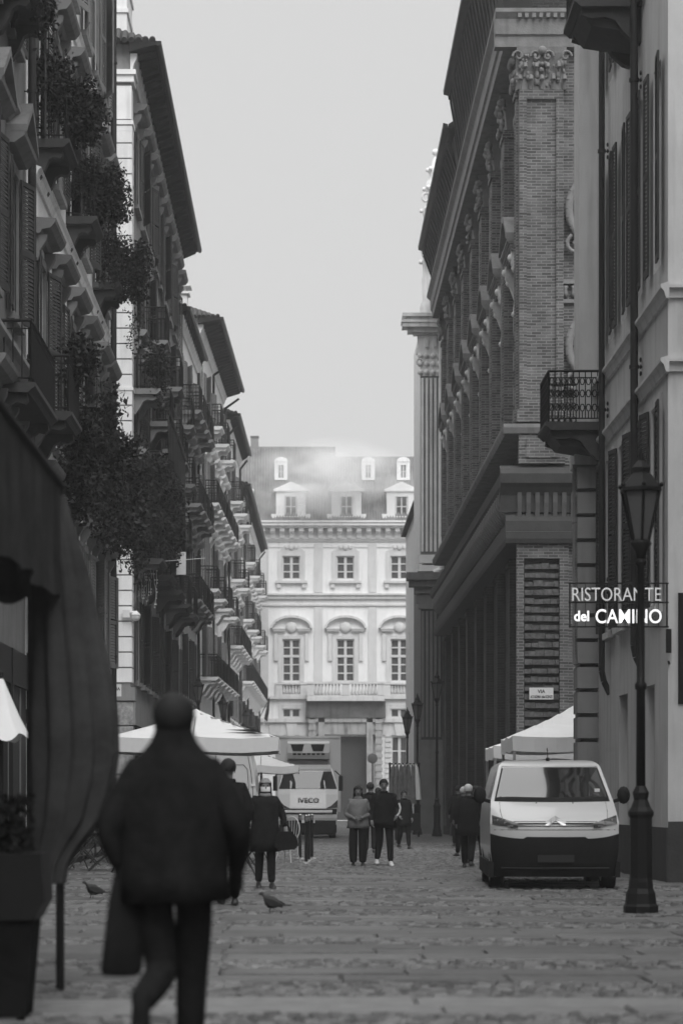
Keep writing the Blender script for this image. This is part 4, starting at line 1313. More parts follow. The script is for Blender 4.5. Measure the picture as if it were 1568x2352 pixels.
leaves('balcony_plant', 'dark bush at the third high balcony beside the downpipe', [(-4.95,-4.3,56.8,57.5,13.7,14.7,1300),(-4.35,-3.85,57.6,58.8,13.5,14.6,3600)], 0.09, 3, GP, vrow(-4.05,57.8,59,12.2,13.3,5,3))
leaves('balcony_plant', 'small round plant on the corner of the nearest lower balcony rail', [(-4.3,-4.0,44.4,45.4,9.0,9.8,1100)], 0.11, 4, GP)
leaves('balcony_plant', 'thick ivy hanging below the nearest lower balcony', [(-4.55,-4.1,46.6,48.0,7.4,8.7,2300)], 0.12, 5, GP, vrow(-4.1,46.2,48,6.6,7.7,9,5))
leaves('balcony_plant', 'huge dark ivy mass swallowing the middle lower balcony', [(-4.9,-4.0,49.2,51.4,7.4,9.7,5200),(-4.3,-3.9,51.4,52.6,7.6,9.0,1800)], 0.13, 6, GP, vrow(-4.1,49.6,52,6.5,7.6,14,6))
leaves('balcony_plant', 'dark ivy mass round the farthest lower balcony, before the downpipe', [(-4.9,-3.9,55.4,58.4,7.5,9.9,6500),(-4.8,-4.1,58.4,61,7.7,9.4,3000)], 0.13, 10, GP, vrow(-4.05,55.6,60,6.6,7.7,18,10))
leaves('balcony_plant', 'wide dark ivy curtain over the corner balcony of the quoined house', [(-4.9,-4.1,69.8,72.4,8.9,11.4,5200),(-4.4,-3.95,72.0,78.0,9.4,11.2,4200)], 0.14, 7, GP, vrow(-4.1,70,77,8.6,9.8,20,7))
leaves('balcony_plant', 'hanging greenery on the top balcony of the quoined house', [(-4.45,-4.1,70.0,71.6,13.8,14.7,1300)], 0.12, 8, GP, vrow(-4.15,70,71.6,12.9,13.8,6,8))
leaves('balcony_plant', 'dark trailing plant on the nearest balcony at the top left corner', [(-4.95,-4.3,39.0,41.2,14.7,15.9,3200)], 0.12, 9, GP, vrow(-4.3,39.4,41.2,13.8,14.8,8,9))

# roll-down balcony blinds
def blind(X, Y0, Y1, z0, z1, label, seed=0):
    b = MB(); n = 26
    rnd = random.Random(seed)
    ys = [Y0 + (Y1-Y0)*k/n for k in range(n+1)]
    off = [0.05*math.sin(k*1.7)+rnd.uniform(-.02,.02) for k in range(n+1)]
    for k in range(n):
        b.add([(off[k],ys[k]-Y0,0),(off[k+1],ys[k+1]-Y0,0),(off[k+1]*0.3,ys[k+1]-Y0,z1-z0),(off[k]*0.3,ys[k]-Y0,z1-z0),
               (off[k]+0.012,ys[k]-Y0,0),(off[k+1]+0.012,ys[k+1]-Y0,0),(off[k+1]*0.3+0.012,ys[k+1]-Y0,z1-z0),(off[k]*0.3+0.012,ys[k]-Y0,z1-z0)],
              [(0,1,2,3),(7,6,5,4),(0,4,5,1),(3,2,6,7)], 0, True)
    root = empty('balcony_blind', (X, Y0, z0), 0, label, 'blind')
    b.build('cloth', M_dkcanvas, root)
    q = MB(); q.bar((0.02,-0.05,z1-z0),(0.02,Y1-Y0+0.05,z1-z0), 0.06, n=8); q.bar((0,0,0),(0,Y1-Y0,0), 0.02, n=5); q.build('roller', M_iron, root)
blind(-4.12, 72.5, 83.0, 9.75, 13.1, 'large dark blind hanging between two balconies of the quoined house', 2)

# white banner under the blind
q = MB(); a, c = P(405,1320,69), P(427,1268,69)
ban = empty('banner', (a.x, a.y, a.z), 0, 'small white banner hanging under the dark blind', 'banner')
q.box(0, c.x-a.x, -0.01, 0.01, 0, c.z-a.z); q.build('cloth', M_white, ban)
text('INT', 0.11, ((c.x-a.x)*0.55, -0.013, 0.62), M_ink, ban, 0.001, 0.002)
q = MB(); q.bar((-0.4,0,c.z-a.z+0.01),(c.x-a.x+0.05,0,c.z-a.z+0.01), 0.015); q.build('bracket', M_iron, ban)

# security camera and string lights on the quoined corner
M_wplastic = mat('white_plastic', 0.7, 0.4, 0.05)
a = P(300, 1412, F/69.3)
sc2 = empty('security_camera', tuple(a), 0, 'white dome security camera on an arm at the quoined corner', 'camera')
q = MB(); q.box(-0.22,-0.02,-0.1,0.0,-0.09,0.13); q.bar((-0.05,-0.05,0.06),(0.2,-0.05,0.06),0.045,n=8); q.build('arm', M_wplastic, sc2)
q = MB(); q.lathe([(0.05,0.06),(0.13,0.02),(0.15,-0.04)], (0.15,-0.05,0), 12); q.ball((0.15,-0.05,-0.05),0.14,12); q.build('dome', M_wplastic, sc2)
M_bulb = mat('string_bulb', 0.75, 0.3, 0.05)
b = MB(); rnd = random.Random(5)
sx_, sz_ = P(296,1290,78).x, P(296,1290,78).z
for k in range(12):
    x = 0.02 + k*0.065; y = rnd.uniform(-0.1,0.1); z = 0
    ln = rnd.uniform(0.9,1.75); pts = [Vector((x,y,0))]
    while z > -ln:
        z -= 0.09; x += rnd.gauss(0,0.012); pts.append(Vector((x,y,z)))
        if rnd.random() < 0.45: b.ball((x+0.02,y,z),0.022,5)
    b.tube(pts, 0.006, n=3)
b.tube([(-0.55,0,0.1),(0.0,0,0.03),(0.8,0,0.0),(2.2,0.0,0.1)], 0.008, n=4)
tag(b.build('string_lights', M_bulb, None, (P(300,1290,78).x, P(300,1290,78).y, sz_)), 'tangled white icicle string lights hanging beside the quoined corner', 'string lights')

# ================================================================== LAMPS
M_lampglass = mat('lamp_glass', 0.11, 0.15, 0.1)
def lantern(root, z, sc=1.0):
    r1_, r2_, h = 0.10*sc, 0.235*sc, 0.58*sc
    g_ = MB(); g_.lathe([(r1_*0.93, z+0.02), (r2_*0.93, z+h)], (0,0,0), 6, smooth=False); g_.build('glass', M_lampglass, root)
    f = MB()
    for k in range(6):
        t = 2*math.pi*(k+.5)/6
        f.bar((r1_*math.cos(t), r1_*math.sin(t), z), (r2_*math.cos(t), r2_*math.sin(t), z+h), 0.018*sc, n=5)
    f.lathe([(r1_*0.5,z-0.22),(r1_*0.7,z-0.12),(r1_*1.3,z-0.03),(r1_*1.1,z+0.015)], (0,0,0), 12)
    f.lathe([(r2_*1.02,z+h-0.01),(r2_*1.12,z+h),(r2_*1.1,z+h+0.04)], (0,0,0), 6, smooth=False)
    f.lathe([(r2_*1.08,z+h+0.041),(r2_*0.55,z+h+0.2*sc),(r2_*0.45,z+h+0.22*sc),(r2_*0.5,z+h+0.28*sc),(r2_*0.2,z+h+0.36*sc),(0.012,z+h+0.5*sc)], (0,0,0), 6, smooth=False)
    for k in range(6):
        t = 2*math.pi*(k+.5)/6
        f.ball((r2_*1.1*math.cos(t), r2_*1.1*math.sin(t), z+h+0.07*sc), 0.03*sc, 6)
    f.build('lantern_frame', M_iron, root)
def street_lamp(X, Y, ztop, label, base=True, sc=1.0):
    root = empty('street_lamp', (X, Y, 0), 0, label, 'street lamp', 'old iron street lamps')
    z = ztop - 1.08*sc
    if base:
        b = MB()
        b.lathe([(0.21,0),(0.21,0.09),(0.19,0.12),(0.175,0.24),(0.15,0.3),(0.145,0.36),(0.135,0.42),(0.135,1.12),(0.155,1.16),(0.155,1.2),(0.12,1.25),(0.1,1.3),(0.085,1.34),(0.1,1.42),(0.06,1.5)], (0,0,0), 8, smooth=False)
        b.build('base', M_iron, root)
    p = MB(); p.lathe([(0.056,0.4 if not base else 1.45),(0.052,z*0.6),(0.07,z*0.6+0.02),(0.07,z*0.6+0.07),(0.05,z*0.6+0.1),(0.042,z-0.3),(0.075,z-0.26),(0.05,z-0.2)], (0,0,0), 10)
    p.build('post', M_iron, root)
    lantern(root, z, sc)
    return root
def lamp_px(px, s, ztop, label, sc=1.0):
    return street_lamp((px-700)/s, F/s, ztop, label, True, sc)
lamp_px(1471, 196, 5.45, 'big near iron street lamp in front of the lit restaurant sign')
lamp_px(1003, 59, 6.45, 'dark iron lamp standing against the brick palace, nearest of the distant right row')
lamp_px(958, 56, 5.8, 'iron lamp in front of the dark fluted pilaster, middle of the distant right row')
lamp_px(935, 52.5, 5.5, 'smallest iron lamp standing before the smooth pale side wall')
lamp_px(512, 49, 6.45, 'dark iron lamp rising behind the big white parasol')
lamp_px(566, 43, 6.45, 'small dark lamp at the right of the one behind the white parasol')
lamp_px(455, 57, 6.5, 'faint lamp in the dark left row with pale cap')

# ================================================================== RESTAURANT SIGN
M_neon = mat('white_neon', 0.8, 0.4, 0.02, emit=0.75)
M_neon2 = mat('dim_neon', 0.75, 0.4, 0.02, emit=0.14)
ss = F/39.0
o_ = P(1305, 1440, ss)
rs = empty('restaurant_sign', tuple(o_), 0, 'lit restaurant sign of white letters on a thin frame beside the plaster house', 'sign')
def LX(px): return (px-1305)/ss
def LZ(py): return (1440-py)/ss
f = MB()
for y in (1340, 1384, 1440): f.box(0, LX(1535), -0.012, 0.012, LZ(y)-0.012, LZ(y)+0.012)
for x in (1308, 1531): f.box(LX(x)-0.012, LX(x)+0.012, -0.011, 0.011, LZ(1440), LZ(1340))
for k in range(9): f.box(LX(1320+24*k)-0.004, LX(1320+24*k)+0.004, -0.006, 0.006, LZ(1440), LZ(1340))
f.box(LX(1529), LX(1541), -0.03, 0.03, LZ(1500), LZ(1445)) ; f.bar((LX(1535),0,LZ(1520)),(LX(1545),0.3,LZ(1530)),0.02)
f.build('sign_frame', M_iron, rs)
def fit_text(body, x0, x1, zb, zt, bold, m, nm):
    me = text_mesh(body, 1.0, 0.012, 0.0, 'LEFT')
    xs = [v.co.x for v in me.vertices]; zs = [v.co.y for v in me.vertices]
    me2 = text_mesh(body, 1.0, 0.015, bold, 'LEFT')
    ax = (x1-x0)/(max(xs)-min(xs)); az = (zt-zb)/(max(zs)-min(zs))
    for v in me2.vertices:
        v.co = ((v.co.x-min(xs))*ax, -v.co.z*0.8, (v.co.y-min(zs))*az)
    me2.materials.append(m)
    ob = bpy.data.objects.new(nm, me2); scene.collection.objects.link(ob); ob.parent = rs; ob.location = (x0, -0.03, zb)
fit_text('RISTORANTE', LX(1313), LX(1517), LZ(1381), LZ(1350), -0.004, M_neon2, 'lettering')
fit_text('del', LX(1318), LX(1351), LZ(1427), LZ(1404), 0.022, M_neon, 'lettering')
fit_text('CAMINO', LX(1367), LX(1518), LZ(1432), LZ(1400), 0.007, M_neon, 'lettering')

# ================================================================== PARASOLS AND TENTS
M_metal = mat('pole_metal', 0.35, 0.4, 0.1, metal=0.6)
def open_parasol(name, label, cx, cy, hx, hy, zb, val, rise, cat='parasol', mcan=None, sag=0.18, group=None, vent=True, legs=False):
    mcan = mcan or M_white
    root = empty(name, (cx, cy, 0), 0, label, cat, group)
    b = MB(); n = 14
    ze = zb + val
    rnd = random.Random(int(abs(cx)*100))
    grid = []
    for j in range(n+1):
        for i in range(n+1):
            u, v = -1+2*i/n, -1+2*j/n
            r_ = max(abs(u), abs(v))
            z = ze + rise*(1-r_) - sag*math.sin(math.pi*r_)*(1-abs(abs(u)-abs(v))/max(r_,1e-6))**0*0.35
            z -= 0.07*math.sin(math.pi*r_)*(1-min(abs(u),abs(v))/max(r_,1e-6)) + rnd.uniform(-.006,.006)
            if abs(r_-1) < 1e-6: z -= 0.05*math.sin(math.pi*(min(abs(u),abs(v))))
            grid.append((u*hx, v*hy, z))
    for j in range(n):
        for i in range(n):
            k = j*(n+1)+i
            b.add([grid[k],grid[k+1],grid[k+n+2],grid[k+n+1]], [(0,1,2,3)], 0, True)
    b.build('canopy', mcan, root)
    vb = MB()
    per = [(i,0) for i in range(n+1)] + [(n,j) for j in range(1,n+1)] + [(i,n) for i in range(n-1,-1,-1)] + [(0,j) for j in range(n-1,-1,-1)]
    for k, ((i0,j0),(i1,j1)) in enumerate(zip(per[:-1], per[1:])):
        a, c = grid[j0*(n+1)+i0], grid[j1*(n+1)+i1]
        w0, w1 = (0.02 if k%2 else -0.02), (-0.02 if k%2 else 0.02)
        vb.add([(a[0]*1.002,a[1]*1.002,a[2]-0.004),(c[0]*1.002,c[1]*1.002,c[2]-0.004),(c[0]*(1+w1*0.4),c[1]*(1+w1*0.4),c[2]-val),(a[0]*(1+w0*0.4),a[1]*(1+w0*0.4),a[2]-val)], [(0,1,2,3)], 0, True)
    vb.build('valance', mcan, root)
    p = MB()
    if legs:
        for sx in (-1,1):
            for sy in (-1,1): p.box(sx*hx*0.97-0.03, sx*hx*0.97+0.03, sy*hy*0.97-0.03, sy*hy*0.97+0.03, 0, ze-0.03)
        p.build('pole', M_metal, root)
    else:
        p.bar((0,0,0.05),(0,0,ze+rise-0.06), 0.04, n=8); p.build('pole', M_metal, root)
        rb = MB()
        for sx in (-1,0,1):
            for sy in (-1,0,1):
                if sx or sy: rb.bar((0,0,ze+rise-0.08),(sx*hx*0.98,sy*hy*0.98,ze-0.04), 0.014, n=4)
        rb.build('rib', M_metal, root)
        bs = MB(); bs.box(-0.4,0.4,-0.4,0.4,0,0.06); bs.lathe([(0.1,0.06),(0.07,0.4)],(0,0,0),10); bs.build('base', M_iron, root)
    return root
pa = open_parasol('market_parasol', 'big white square parasol behind the dark foreground walker', (446-700)/108, F/106, 1.80, 1.72, 2.40, 0.30, 0.64)
pv = MB()                            # dark torn flaps in the canopy near its right corner
for pts in ([(0.66,-1.34,.0),(1.28,-1.3,.0),(1.38,-1.44,.0),(1.46,-1.58,.0)],[(1.02,-1.62,0),(1.3,-1.58,0),(1.6,-1.66,0),(1.5,-1.67,0)]):
    q_ = []
    for x, y, z in pts:
        r_ = max(abs(x),abs(y))/1.72
        q_.append((x, y, 2.70 + 0.64*(1-r_) - 0.13*math.sin(math.pi*r_)*0.45 + 0.045))
    pv.add(q_, [(0,1,2,3)])
pv.build('torn_flap', M_dkcanvas, pa)
open_parasol('market_parasol', 'far white parasol glimpsed between the white van and the truck', (600-700)/66, F/66, 1.3, 1.3, 2.35, 0.25, 0.5)
open_parasol('white_tent', 'white gazebo tent behind the parked van at the corner of the plaster house', (1347-700)/100, F/98, 1.75, 1.6, 2.5, 0.34, 0.86, 'tent', legs=True)
open_parasol('white_tent', 'second white tent edge showing left of the gazebo', 6.1, F/92, 1.5, 1.3, 2.4, 0.3, 0.62, 'tent', legs=True)

def folded_parasol(name, label, cx, cy, prof, m, nf=9, amp=0.12, polez=0.0, n=90, seed=1):
    """loosely folded canopy: gathered cloth round the pole"""
    root = empty(name, (cx, cy, 0), 0, label, 'parasol')
    b = MB(); rnd = random.Random(seed); ph = [rnd.uniform(0,6.28) for _ in range(3)]
    rows = []
    zmax, zmin = prof[0][1], prof[-1][1]
    for r_, z in prof:
        t = (zmax - z)/(zmax-zmin)
        row = []
        for k in range(n):
            a = 2*math.pi*k/n
            f = 1 + amp*(0.25+t)*((abs(math.sin(nf*0.5*a+ph[0]+t*0.6))*2-1.3) + math.sin((nf*2+1)*a+ph[1]+t)*0.22)
            row.append((r_*f*math.cos(a), r_*f*math.sin(a), z + (0.05*math.sin(nf*a+ph[2]) if t > 0.97 else 0)))
        rows.append(row)
    v = [p for row in rows for p in row]
    fs_ = []
    for i in range(len(rows)-1):
        for k in range(n): fs_.append((i*n+k, i*n+(k+1)%n, (i+1)*n+(k+1)%n, (i+1)*n+k))
    b.add(v, fs_, 0, True)
    b.build('canopy', m, root)
    p = MB(); p.bar((0,0,0.05),(0,0,zmax+0.03), 0.03, n=10); p.ball((0,0,zmax+0.04),0.035,8); p.build('pole', M_iron, root)
    bs = MB(); bs.box(-0.45,0.45,-0.45,0.45,0,0.09); bs.lathe([(0.12,0.09),(0.08,0.5)],(0,0,0),10); bs.build('base', M_iron, root)
    return root
# dark pavement awning at the left margin with a gathered curtain at its far corner
M_char = mat('charcoal_canvas', 0.055, 0.95, 0.45, 2.5, 0.4, 14, spec=0.08)
AX, AZ, AY0, AY1 = -1.70, 3.53, 11.6, 16.8
aw = empty('pavement_awning', (AX, AY1, 0), 0, 'dark canvas awning at the left edge with a gathered curtain tied at its corner', 'awning')
b = MB(); n = 16
for k in range(n):
    y0_, y1_ = (AY0-AY1)*(1-k/n), (AY0-AY1)*(1-(k+1)/n)
    sg_ = lambda t: -0.05*math.sin(math.pi*((t*3) % 1))
    b.add([(0,y0_,AZ+sg_(k/n)),(0,y1_,AZ+sg_((k+1)/n)),(-1.9,y1_,AZ+0.75),(-1.9,y0_,AZ+0.75)],[(0,1,2,3)],0,True)
b.build('canopy', M_char, aw)
b = MB(); n = 40
for k in range(n):
    t0, t1 = k/n, (k+1)/n
    f0, f1 = 0.03*math.sin(k*1.3), 0.03*math.sin((k+1)*1.3)
    d0, d1 = 0.82+0.03*math.sin(k*0.9+1), 0.82+0.03*math.sin((k+1)*0.9+1)
    L0, L1 = (AY0-AY1)*(1-t0), (AY0-AY1)*(1-t1)
    b.add([(0,L0,AZ),(0,L1,AZ),(f1,L1,AZ-d1),(f0,L0,AZ-d0)],[(0,1,2,3)],0,True)
    b.add([(-1.9*t0,0,AZ+0.75*t0),(-1.9*t1,0,AZ+0.75*t1),(-1.9*t1,f1,AZ-d1),(-1.9*t0,f0,AZ-d0)],[(0,1,2,3)],0,True)
b.build('valance', M_char, aw)
b = MB()
for x, y in ((0,0),(-1.9,0),(-1.9,AY0-AY1),(0,AY0-AY1)): b.bar((x,y,0),(x,y,AZ+(0.72 if x<0 else -0.02)),0.03,n=8)
b.bar((0,0,AZ),(0,AY0-AY1,AZ),0.025,n=6); b.bar((0,0,AZ),(-1.9,0,AZ+0.75),0.025,n=6)
b.build('frame', M_iron, aw)
b = MB(); nn = 120; rows = []
cprof = [(128,14,1106),(124,26,1140),(122,44,1200),(130,57,1270),(139,65,1330),(148,74,1430),(159,86,1540),(168,95,1650),(171,98,1730),(166,93,1800),(156,82,1880),(128,54,1945),(112,46,1985),(108,44,2030)]
for q_, (cx_, rr_, py) in enumerate(cprof):
    for k in range(nn):
        a_ = 2*math.pi*k/nn
        f_ = 1 + 0.16*min(1,q_/3)*(abs(math.sin(4.5*a_+0.4+q_*0.07))*2-1.3) + 0.05*math.sin(13*a_+q_*0.3) + 0.035*math.sin(3*a_+q_*1.3) + 0.02*math.sin(29*a_+q_*0.9)
        rows.append(((cx_-140)/330 + rr_/330*f_*math.cos(a_), rr_/330*f_*math.sin(a_)*0.55, EYE+(1845-py)/330))
b.add(rows, [(i*nn+k, i*nn+(k+1)%nn, (i+1)*nn+(k+1)%nn, (i+1)*nn+k) for i in range(len(cprof)-1) for k in range(nn)], 0, True)
b.build('curtain', M_char, aw)
folded_parasol('folded_parasol', 'white folded parasol, only its tip corner showing past the dark one', (2-700)/200, F/200, [(0.02,2.75),(0.08,2.6),(0.2,2.3),(0.33,2.05)], M_white, 5, 0.08, n=40)
# planter under it
pl = empty('planter', ((10-700)/380, F/380, 0), 0, 'tall dark planter with flared rim at the lower left corner', 'planter')
b = MB()
b.prism([(-0.26,0.02),(0.15,0.02),(0.2,0.6),(-0.3,0.6)], 'y', -0.2, 0.2); b.build('body', M_dkcanvas, pl)
b = MB(); b.prism([(-0.32,0.603),(0.21,0.603),(0.27,0.72),(0.25,1.0),(-0.35,1.0)], 'y', -0.24, 0.24); b.build('rim', M_iron, pl)
rnd = random.Random(12); b = MB()
for k in range(900):
    c = Vector((rnd.uniform(-0.33,0.16), rnd.uniform(-0.2,0.2), 1.0+rnd.random()**1.5*0.35))
    d = Vector((rnd.gauss(0,1),rnd.gauss(0,1),rnd.gauss(0,1))).normalized(); u = d.orthogonal().normalized(); v = d.cross(u)
    b.add([c-v*0.03,c+u*0.018,c+v*0.035,c-u*0.018],[(0,1,2,3)])
b.build('foliage', M_leaf, pl, fix=False)

# ================================================================== CAFE FURNITURE
M_wood = mat('dark_slat_wood', 0.025, 0.6, 0.3, 5)
M_gls = mat('drinking_glass', 0.45, 0.05, 0.1, metal=0.4)
def cafe_table(X, Y, label, glasses=6, w=0.7, rot=0.2):
    root = empty('cafe_table', (X, Y, 0), rot, label, 'table', 'folding cafe tables')
    b = MB()
    for k in range(7): b.box(-w/2+k*w/7+0.006, -w/2+(k+1)*w/7-0.006, -0.35, 0.35, 0.72, 0.745)
    b.box(-w/2+0.02, w/2-0.02, -0.3, -0.27, 0.69, 0.719); b.box(-w/2+0.02, w/2-0.02, 0.27, 0.3, 0.69, 0.719)
    b.build('tabletop', M_wood, root)
    for y in (-0.3, 0.3):
        l = MB(); l.bar((-w/2+0.05,y,0),(w/2-0.08,y,0.69),0.016,n=5); l.bar((w/2-0.05,y+0.02,0),(-w/2+0.08,y+0.02,0.69),0.016,n=5); l.build('leg', M_wood, root)
    rnd = random.Random(int(X*100)+int(Y))
    for k in range(glasses):
        g_ = MB()
        kind = rnd.random()
        if kind < 0.7: g_.lathe([(0.03,0),(0.03,0.004),(0.006,0.01),(0.006,0.07),(0.035,0.1),(0.04,0.14),(0.032,0.18)],(0,0,0),8)
        else: g_.lathe([(0.03,0),(0.036,0.11)],(0,0,0),8)
        tag(g_.build('drinking_glass', M_gls, None, (X-0.26+0.52*k/max(1,glasses-1), Y+rnd.uniform(-.25,.2), 0.746)), 'upside down glass standing on a folding cafe table', 'glass', 'glasses on the cafe tables')
    return root
def folding_chair(X, Y, rot, label):
    root = empty('folding_chair', (X, Y, 0), rot, label, 'chair', 'folding slat chairs at the cafe tables')
    b = MB()
    for k in range(5): b.box(-0.2, 0.2, -0.2+k*0.08, -0.2+k*0.08+0.06, 0.44, 0.455)
    b.build('seat', M_wood, root)
    b = MB()
    for k in range(3): b.box(-0.2, 0.2, 0.23, 0.245, 0.62+k*0.09, 0.62+k*0.09+0.06)
    b.build('backrest', M_wood, root)
    for x in (-0.2, 0.2):
        b = MB(); b.bar((x,-0.25,0),(x,0.24,0.86),0.013,n=5); b.bar((x*0.9,0.25,0),(x*0.9,-0.2,0.44),0.013,n=5); b.build('leg', M_wood, root)
    return root
cafe_table((250-700)/121, F/121, 'dark folding table with a row of glasses left of the foreground walker', 7, 0.9, 0.1)
cafe_table((190-700)/112, F/112, 'folding cafe table farther left, deep in the shade', 5, 0.8)
cafe_table((560-700)/122, F/122, 'folding cafe table behind the masked woman, with two rows of glasses', 6, 0.6)
cafe_table((470-700)/104, F/104, 'folding cafe table under the middle of the white parasol', 5, 0.8)
for i, (px, s2, r2, lb) in enumerate(((290,124,0.6,'slat chair beside the walker, turned to the street'),(165,118,2.4,'slat chair at the left end of the glass covered table'),(215,108,1.0,'slat chair in the shade behind the first table'),(545,128,0.9,'slat chair left of the masked woman'),(420,100,3.6,'slat chair hidden under the parasol'),(585,110,2.2,'slat chair just behind the masked woman'),(335,112,-0.5,'slat chair between the two left tables'))):
    folding_chair((px-700)/s2, F/s2, r2, lb)
# pale bistro chair with looped back
M_rat = mat('pale_rattan', 0.55, 0.5, 0.15, 8)
bc = empty('bistro_chair', ((660-700)/106, F/106, 0), -0.5, 'pale loop backed bistro chair right of the masked woman', 'chair')
b = MB()
loop = [(0.19*math.sin(t)*1.0, 0.2, 0.74-0.26*math.cos(t)) for t in [2*math.pi*k/16 for k in range(17)]]
b.tube(loop, 0.014, n=6)
for k in range(5):
    t = -0.14+0.07*k; b.bar((t*0.6,0.2,0.5),(t,0.2,0.74+0.26*math.sqrt(max(0,1-(t/0.19)**2))*0.95),0.007,n=4)
b.build('backrest', M_rat, bc)
b = MB(); b.lathe([(0.19,0.44),(0.2,0.46),(0.19,0.47)],(0,0,0),14); b.build('seat', M_rat, bc)
for x, y in ((-.15,-.15),(.15,-.15),(-.15,.17),(.15,.17)):
    b = MB(); b.tube([(x,y,0.44),(x*1.05,y*1.05,0.2),(x*1.35,y*1.35,0)], 0.012, n=5); b.build('leg', M_rat, bc)

# queue posts
M_chrome = mat('polished_metal', 0.38, 0.38, 0.05, metal=1.0)
def post(px, s2, label):
    root = empty('queue_post', ((px-700)/s2, F/s2, 0), 0, label, 'queue post', 'black queue barrier posts')
    b = MB(); b.lathe([(0.17,0),(0.17,0.012),(0.15,0.025),(0.04,0.05)],(0,0,0),18); b.build('base', M_chrome, root)
    b = MB(); b.bar((0,0,0.05),(0,0,0.9),0.034,n=10); b.build('post', M_iron, root)
    b = MB(); b.lathe([(0.036,0.9),(0.04,0.92),(0.04,1.0),(0.045,1.01),(0.045,1.03),(0.02,1.05)],(0,0,0),10); b.bar((0,-0.05,0.96),(0,0.05,0.96),0.025,n=6); b.build('head', M_chrome, root)
for px, s2, lb in ((689,100,'leftmost black queue post with chrome head'),(703,107,'front black queue post with bright round base'),(709,103,'second queue post right behind the front one'),(716,99,'rear right queue post in front of the truck')):
    post(px, s2, lb)

# pigeons
M_pig = mat('pigeon_feathers', 0.025, 0.7, 0.4, 10)
def pigeon(px, py, rot, label):
    s2 = (py-1845)/EYE
    root = empty('pigeon', ((px-700)/s2, F/s2, 0), rot, label, 'pigeon', 'pigeons on the paving')
    b = MB()
    prof = [(-0.15,0.03,0.10),(-0.1,0.035,0.115),(-0.04,0.058,0.125),(0.03,0.062,0.135),(0.07,0.05,0.155),(0.09,0.034,0.185),(0.1,0.026,0.21),(0.115,0.024,0.225),(0.135,0.018,0.228),(0.16,0.004,0.222)]
    rows = []
    n = 10
    for x, r_, z in prof:
        for k in range(n):
            a = 2*math.pi*k/n; rows.append((x*0.92, r_*math.cos(a)*1.1, z + r_*math.sin(a)*(1.25 if x < 0.08 else 1.0)))
    fs_ = [(i*n+k, i*n+(k+1)%n, (i+1)*n+(k+1)%n, (i+1)*n+k) for i in range(len(prof)-1) for k in range(n)]
    fs_ += [tuple(range(n)), tuple((len(prof)-1)*n+k for k in range(n))]
    b.add(rows, fs_, 0, True)
    b.prism([(-0.24,0.035),(-0.12,0.05),(-0.1,-0.05),(-0.24,-0.035)], 'z', 0.088, 0.1)
    b.bar((0.0,0.025,0.09),(0.005,0.03,0.01),0.006,n=4); b.bar((0.0,-0.025,0.09),(0.03,-0.03,0.01),0.006,n=4)
    for y in (0.03,-0.03):
        for dy in (-0.015,0,0.015): b.bar((0.01,y,0.006),(0.045,y+dy,0.004),0.004,n=4)
    b.build('body', M_pig, root)
    for sg in (-1,1):
        w_ = MB(); w_.prism([(0.05,0.18),(0.06,0.13),(-0.02,0.09),(-0.19,0.085),(-0.12,0.13),(-0.03,0.165)], 'y', sg*0.066-0.005, sg*0.066+0.005); w_.build('wing', M_pig, root)
pigeon(213, 2066, R(200), 'dark pigeon pecking on the slabs at the left, under the cafe tables')
pigeon(622, 2098, R(165), 'dark pigeon walking on the paving below the masked woman')

# distant round road sign
rs2 = empty('road_sign', ((855-700)/41, F/41, 0), 0, 'plain dark round road sign on a post before the portal', 'road sign')
b = MB(); b.lathe([(0.27,-0.01),(0.29,0),(0.27,0.01)],(0,0,0),20)
o = b.build('disc', mat('sign_paint', 0.12, 0.5, 0.1), rs2, (0,-0.06,3.8)); o.rotation_euler = (R(90),0,0)
b = MB(); b.bar((0,0,0),(0,0,4.1),0.035,n=8); b.build('post', M_gutter, rs2)

# flag-like furled banner on the last left house
fl = empty('furled_flag', tuple(P(608,1655,33)), 0, 'small furled flag on a slanting pole at the far end of the left row', 'flag')
b = MB(); b.bar((-0.6,0,-0.3),(0.35,0,1.6),0.03,n=6); b.build('pole', M_iron, fl)
b = MB(); b.prism([(-0.05,0.1),(0.25,1.5),(0.34,1.55),(0.3,0.6),(0.18,-0.1)], 'y', -0.06, 0.06); b.build('cloth', M_dkcanvas, fl)

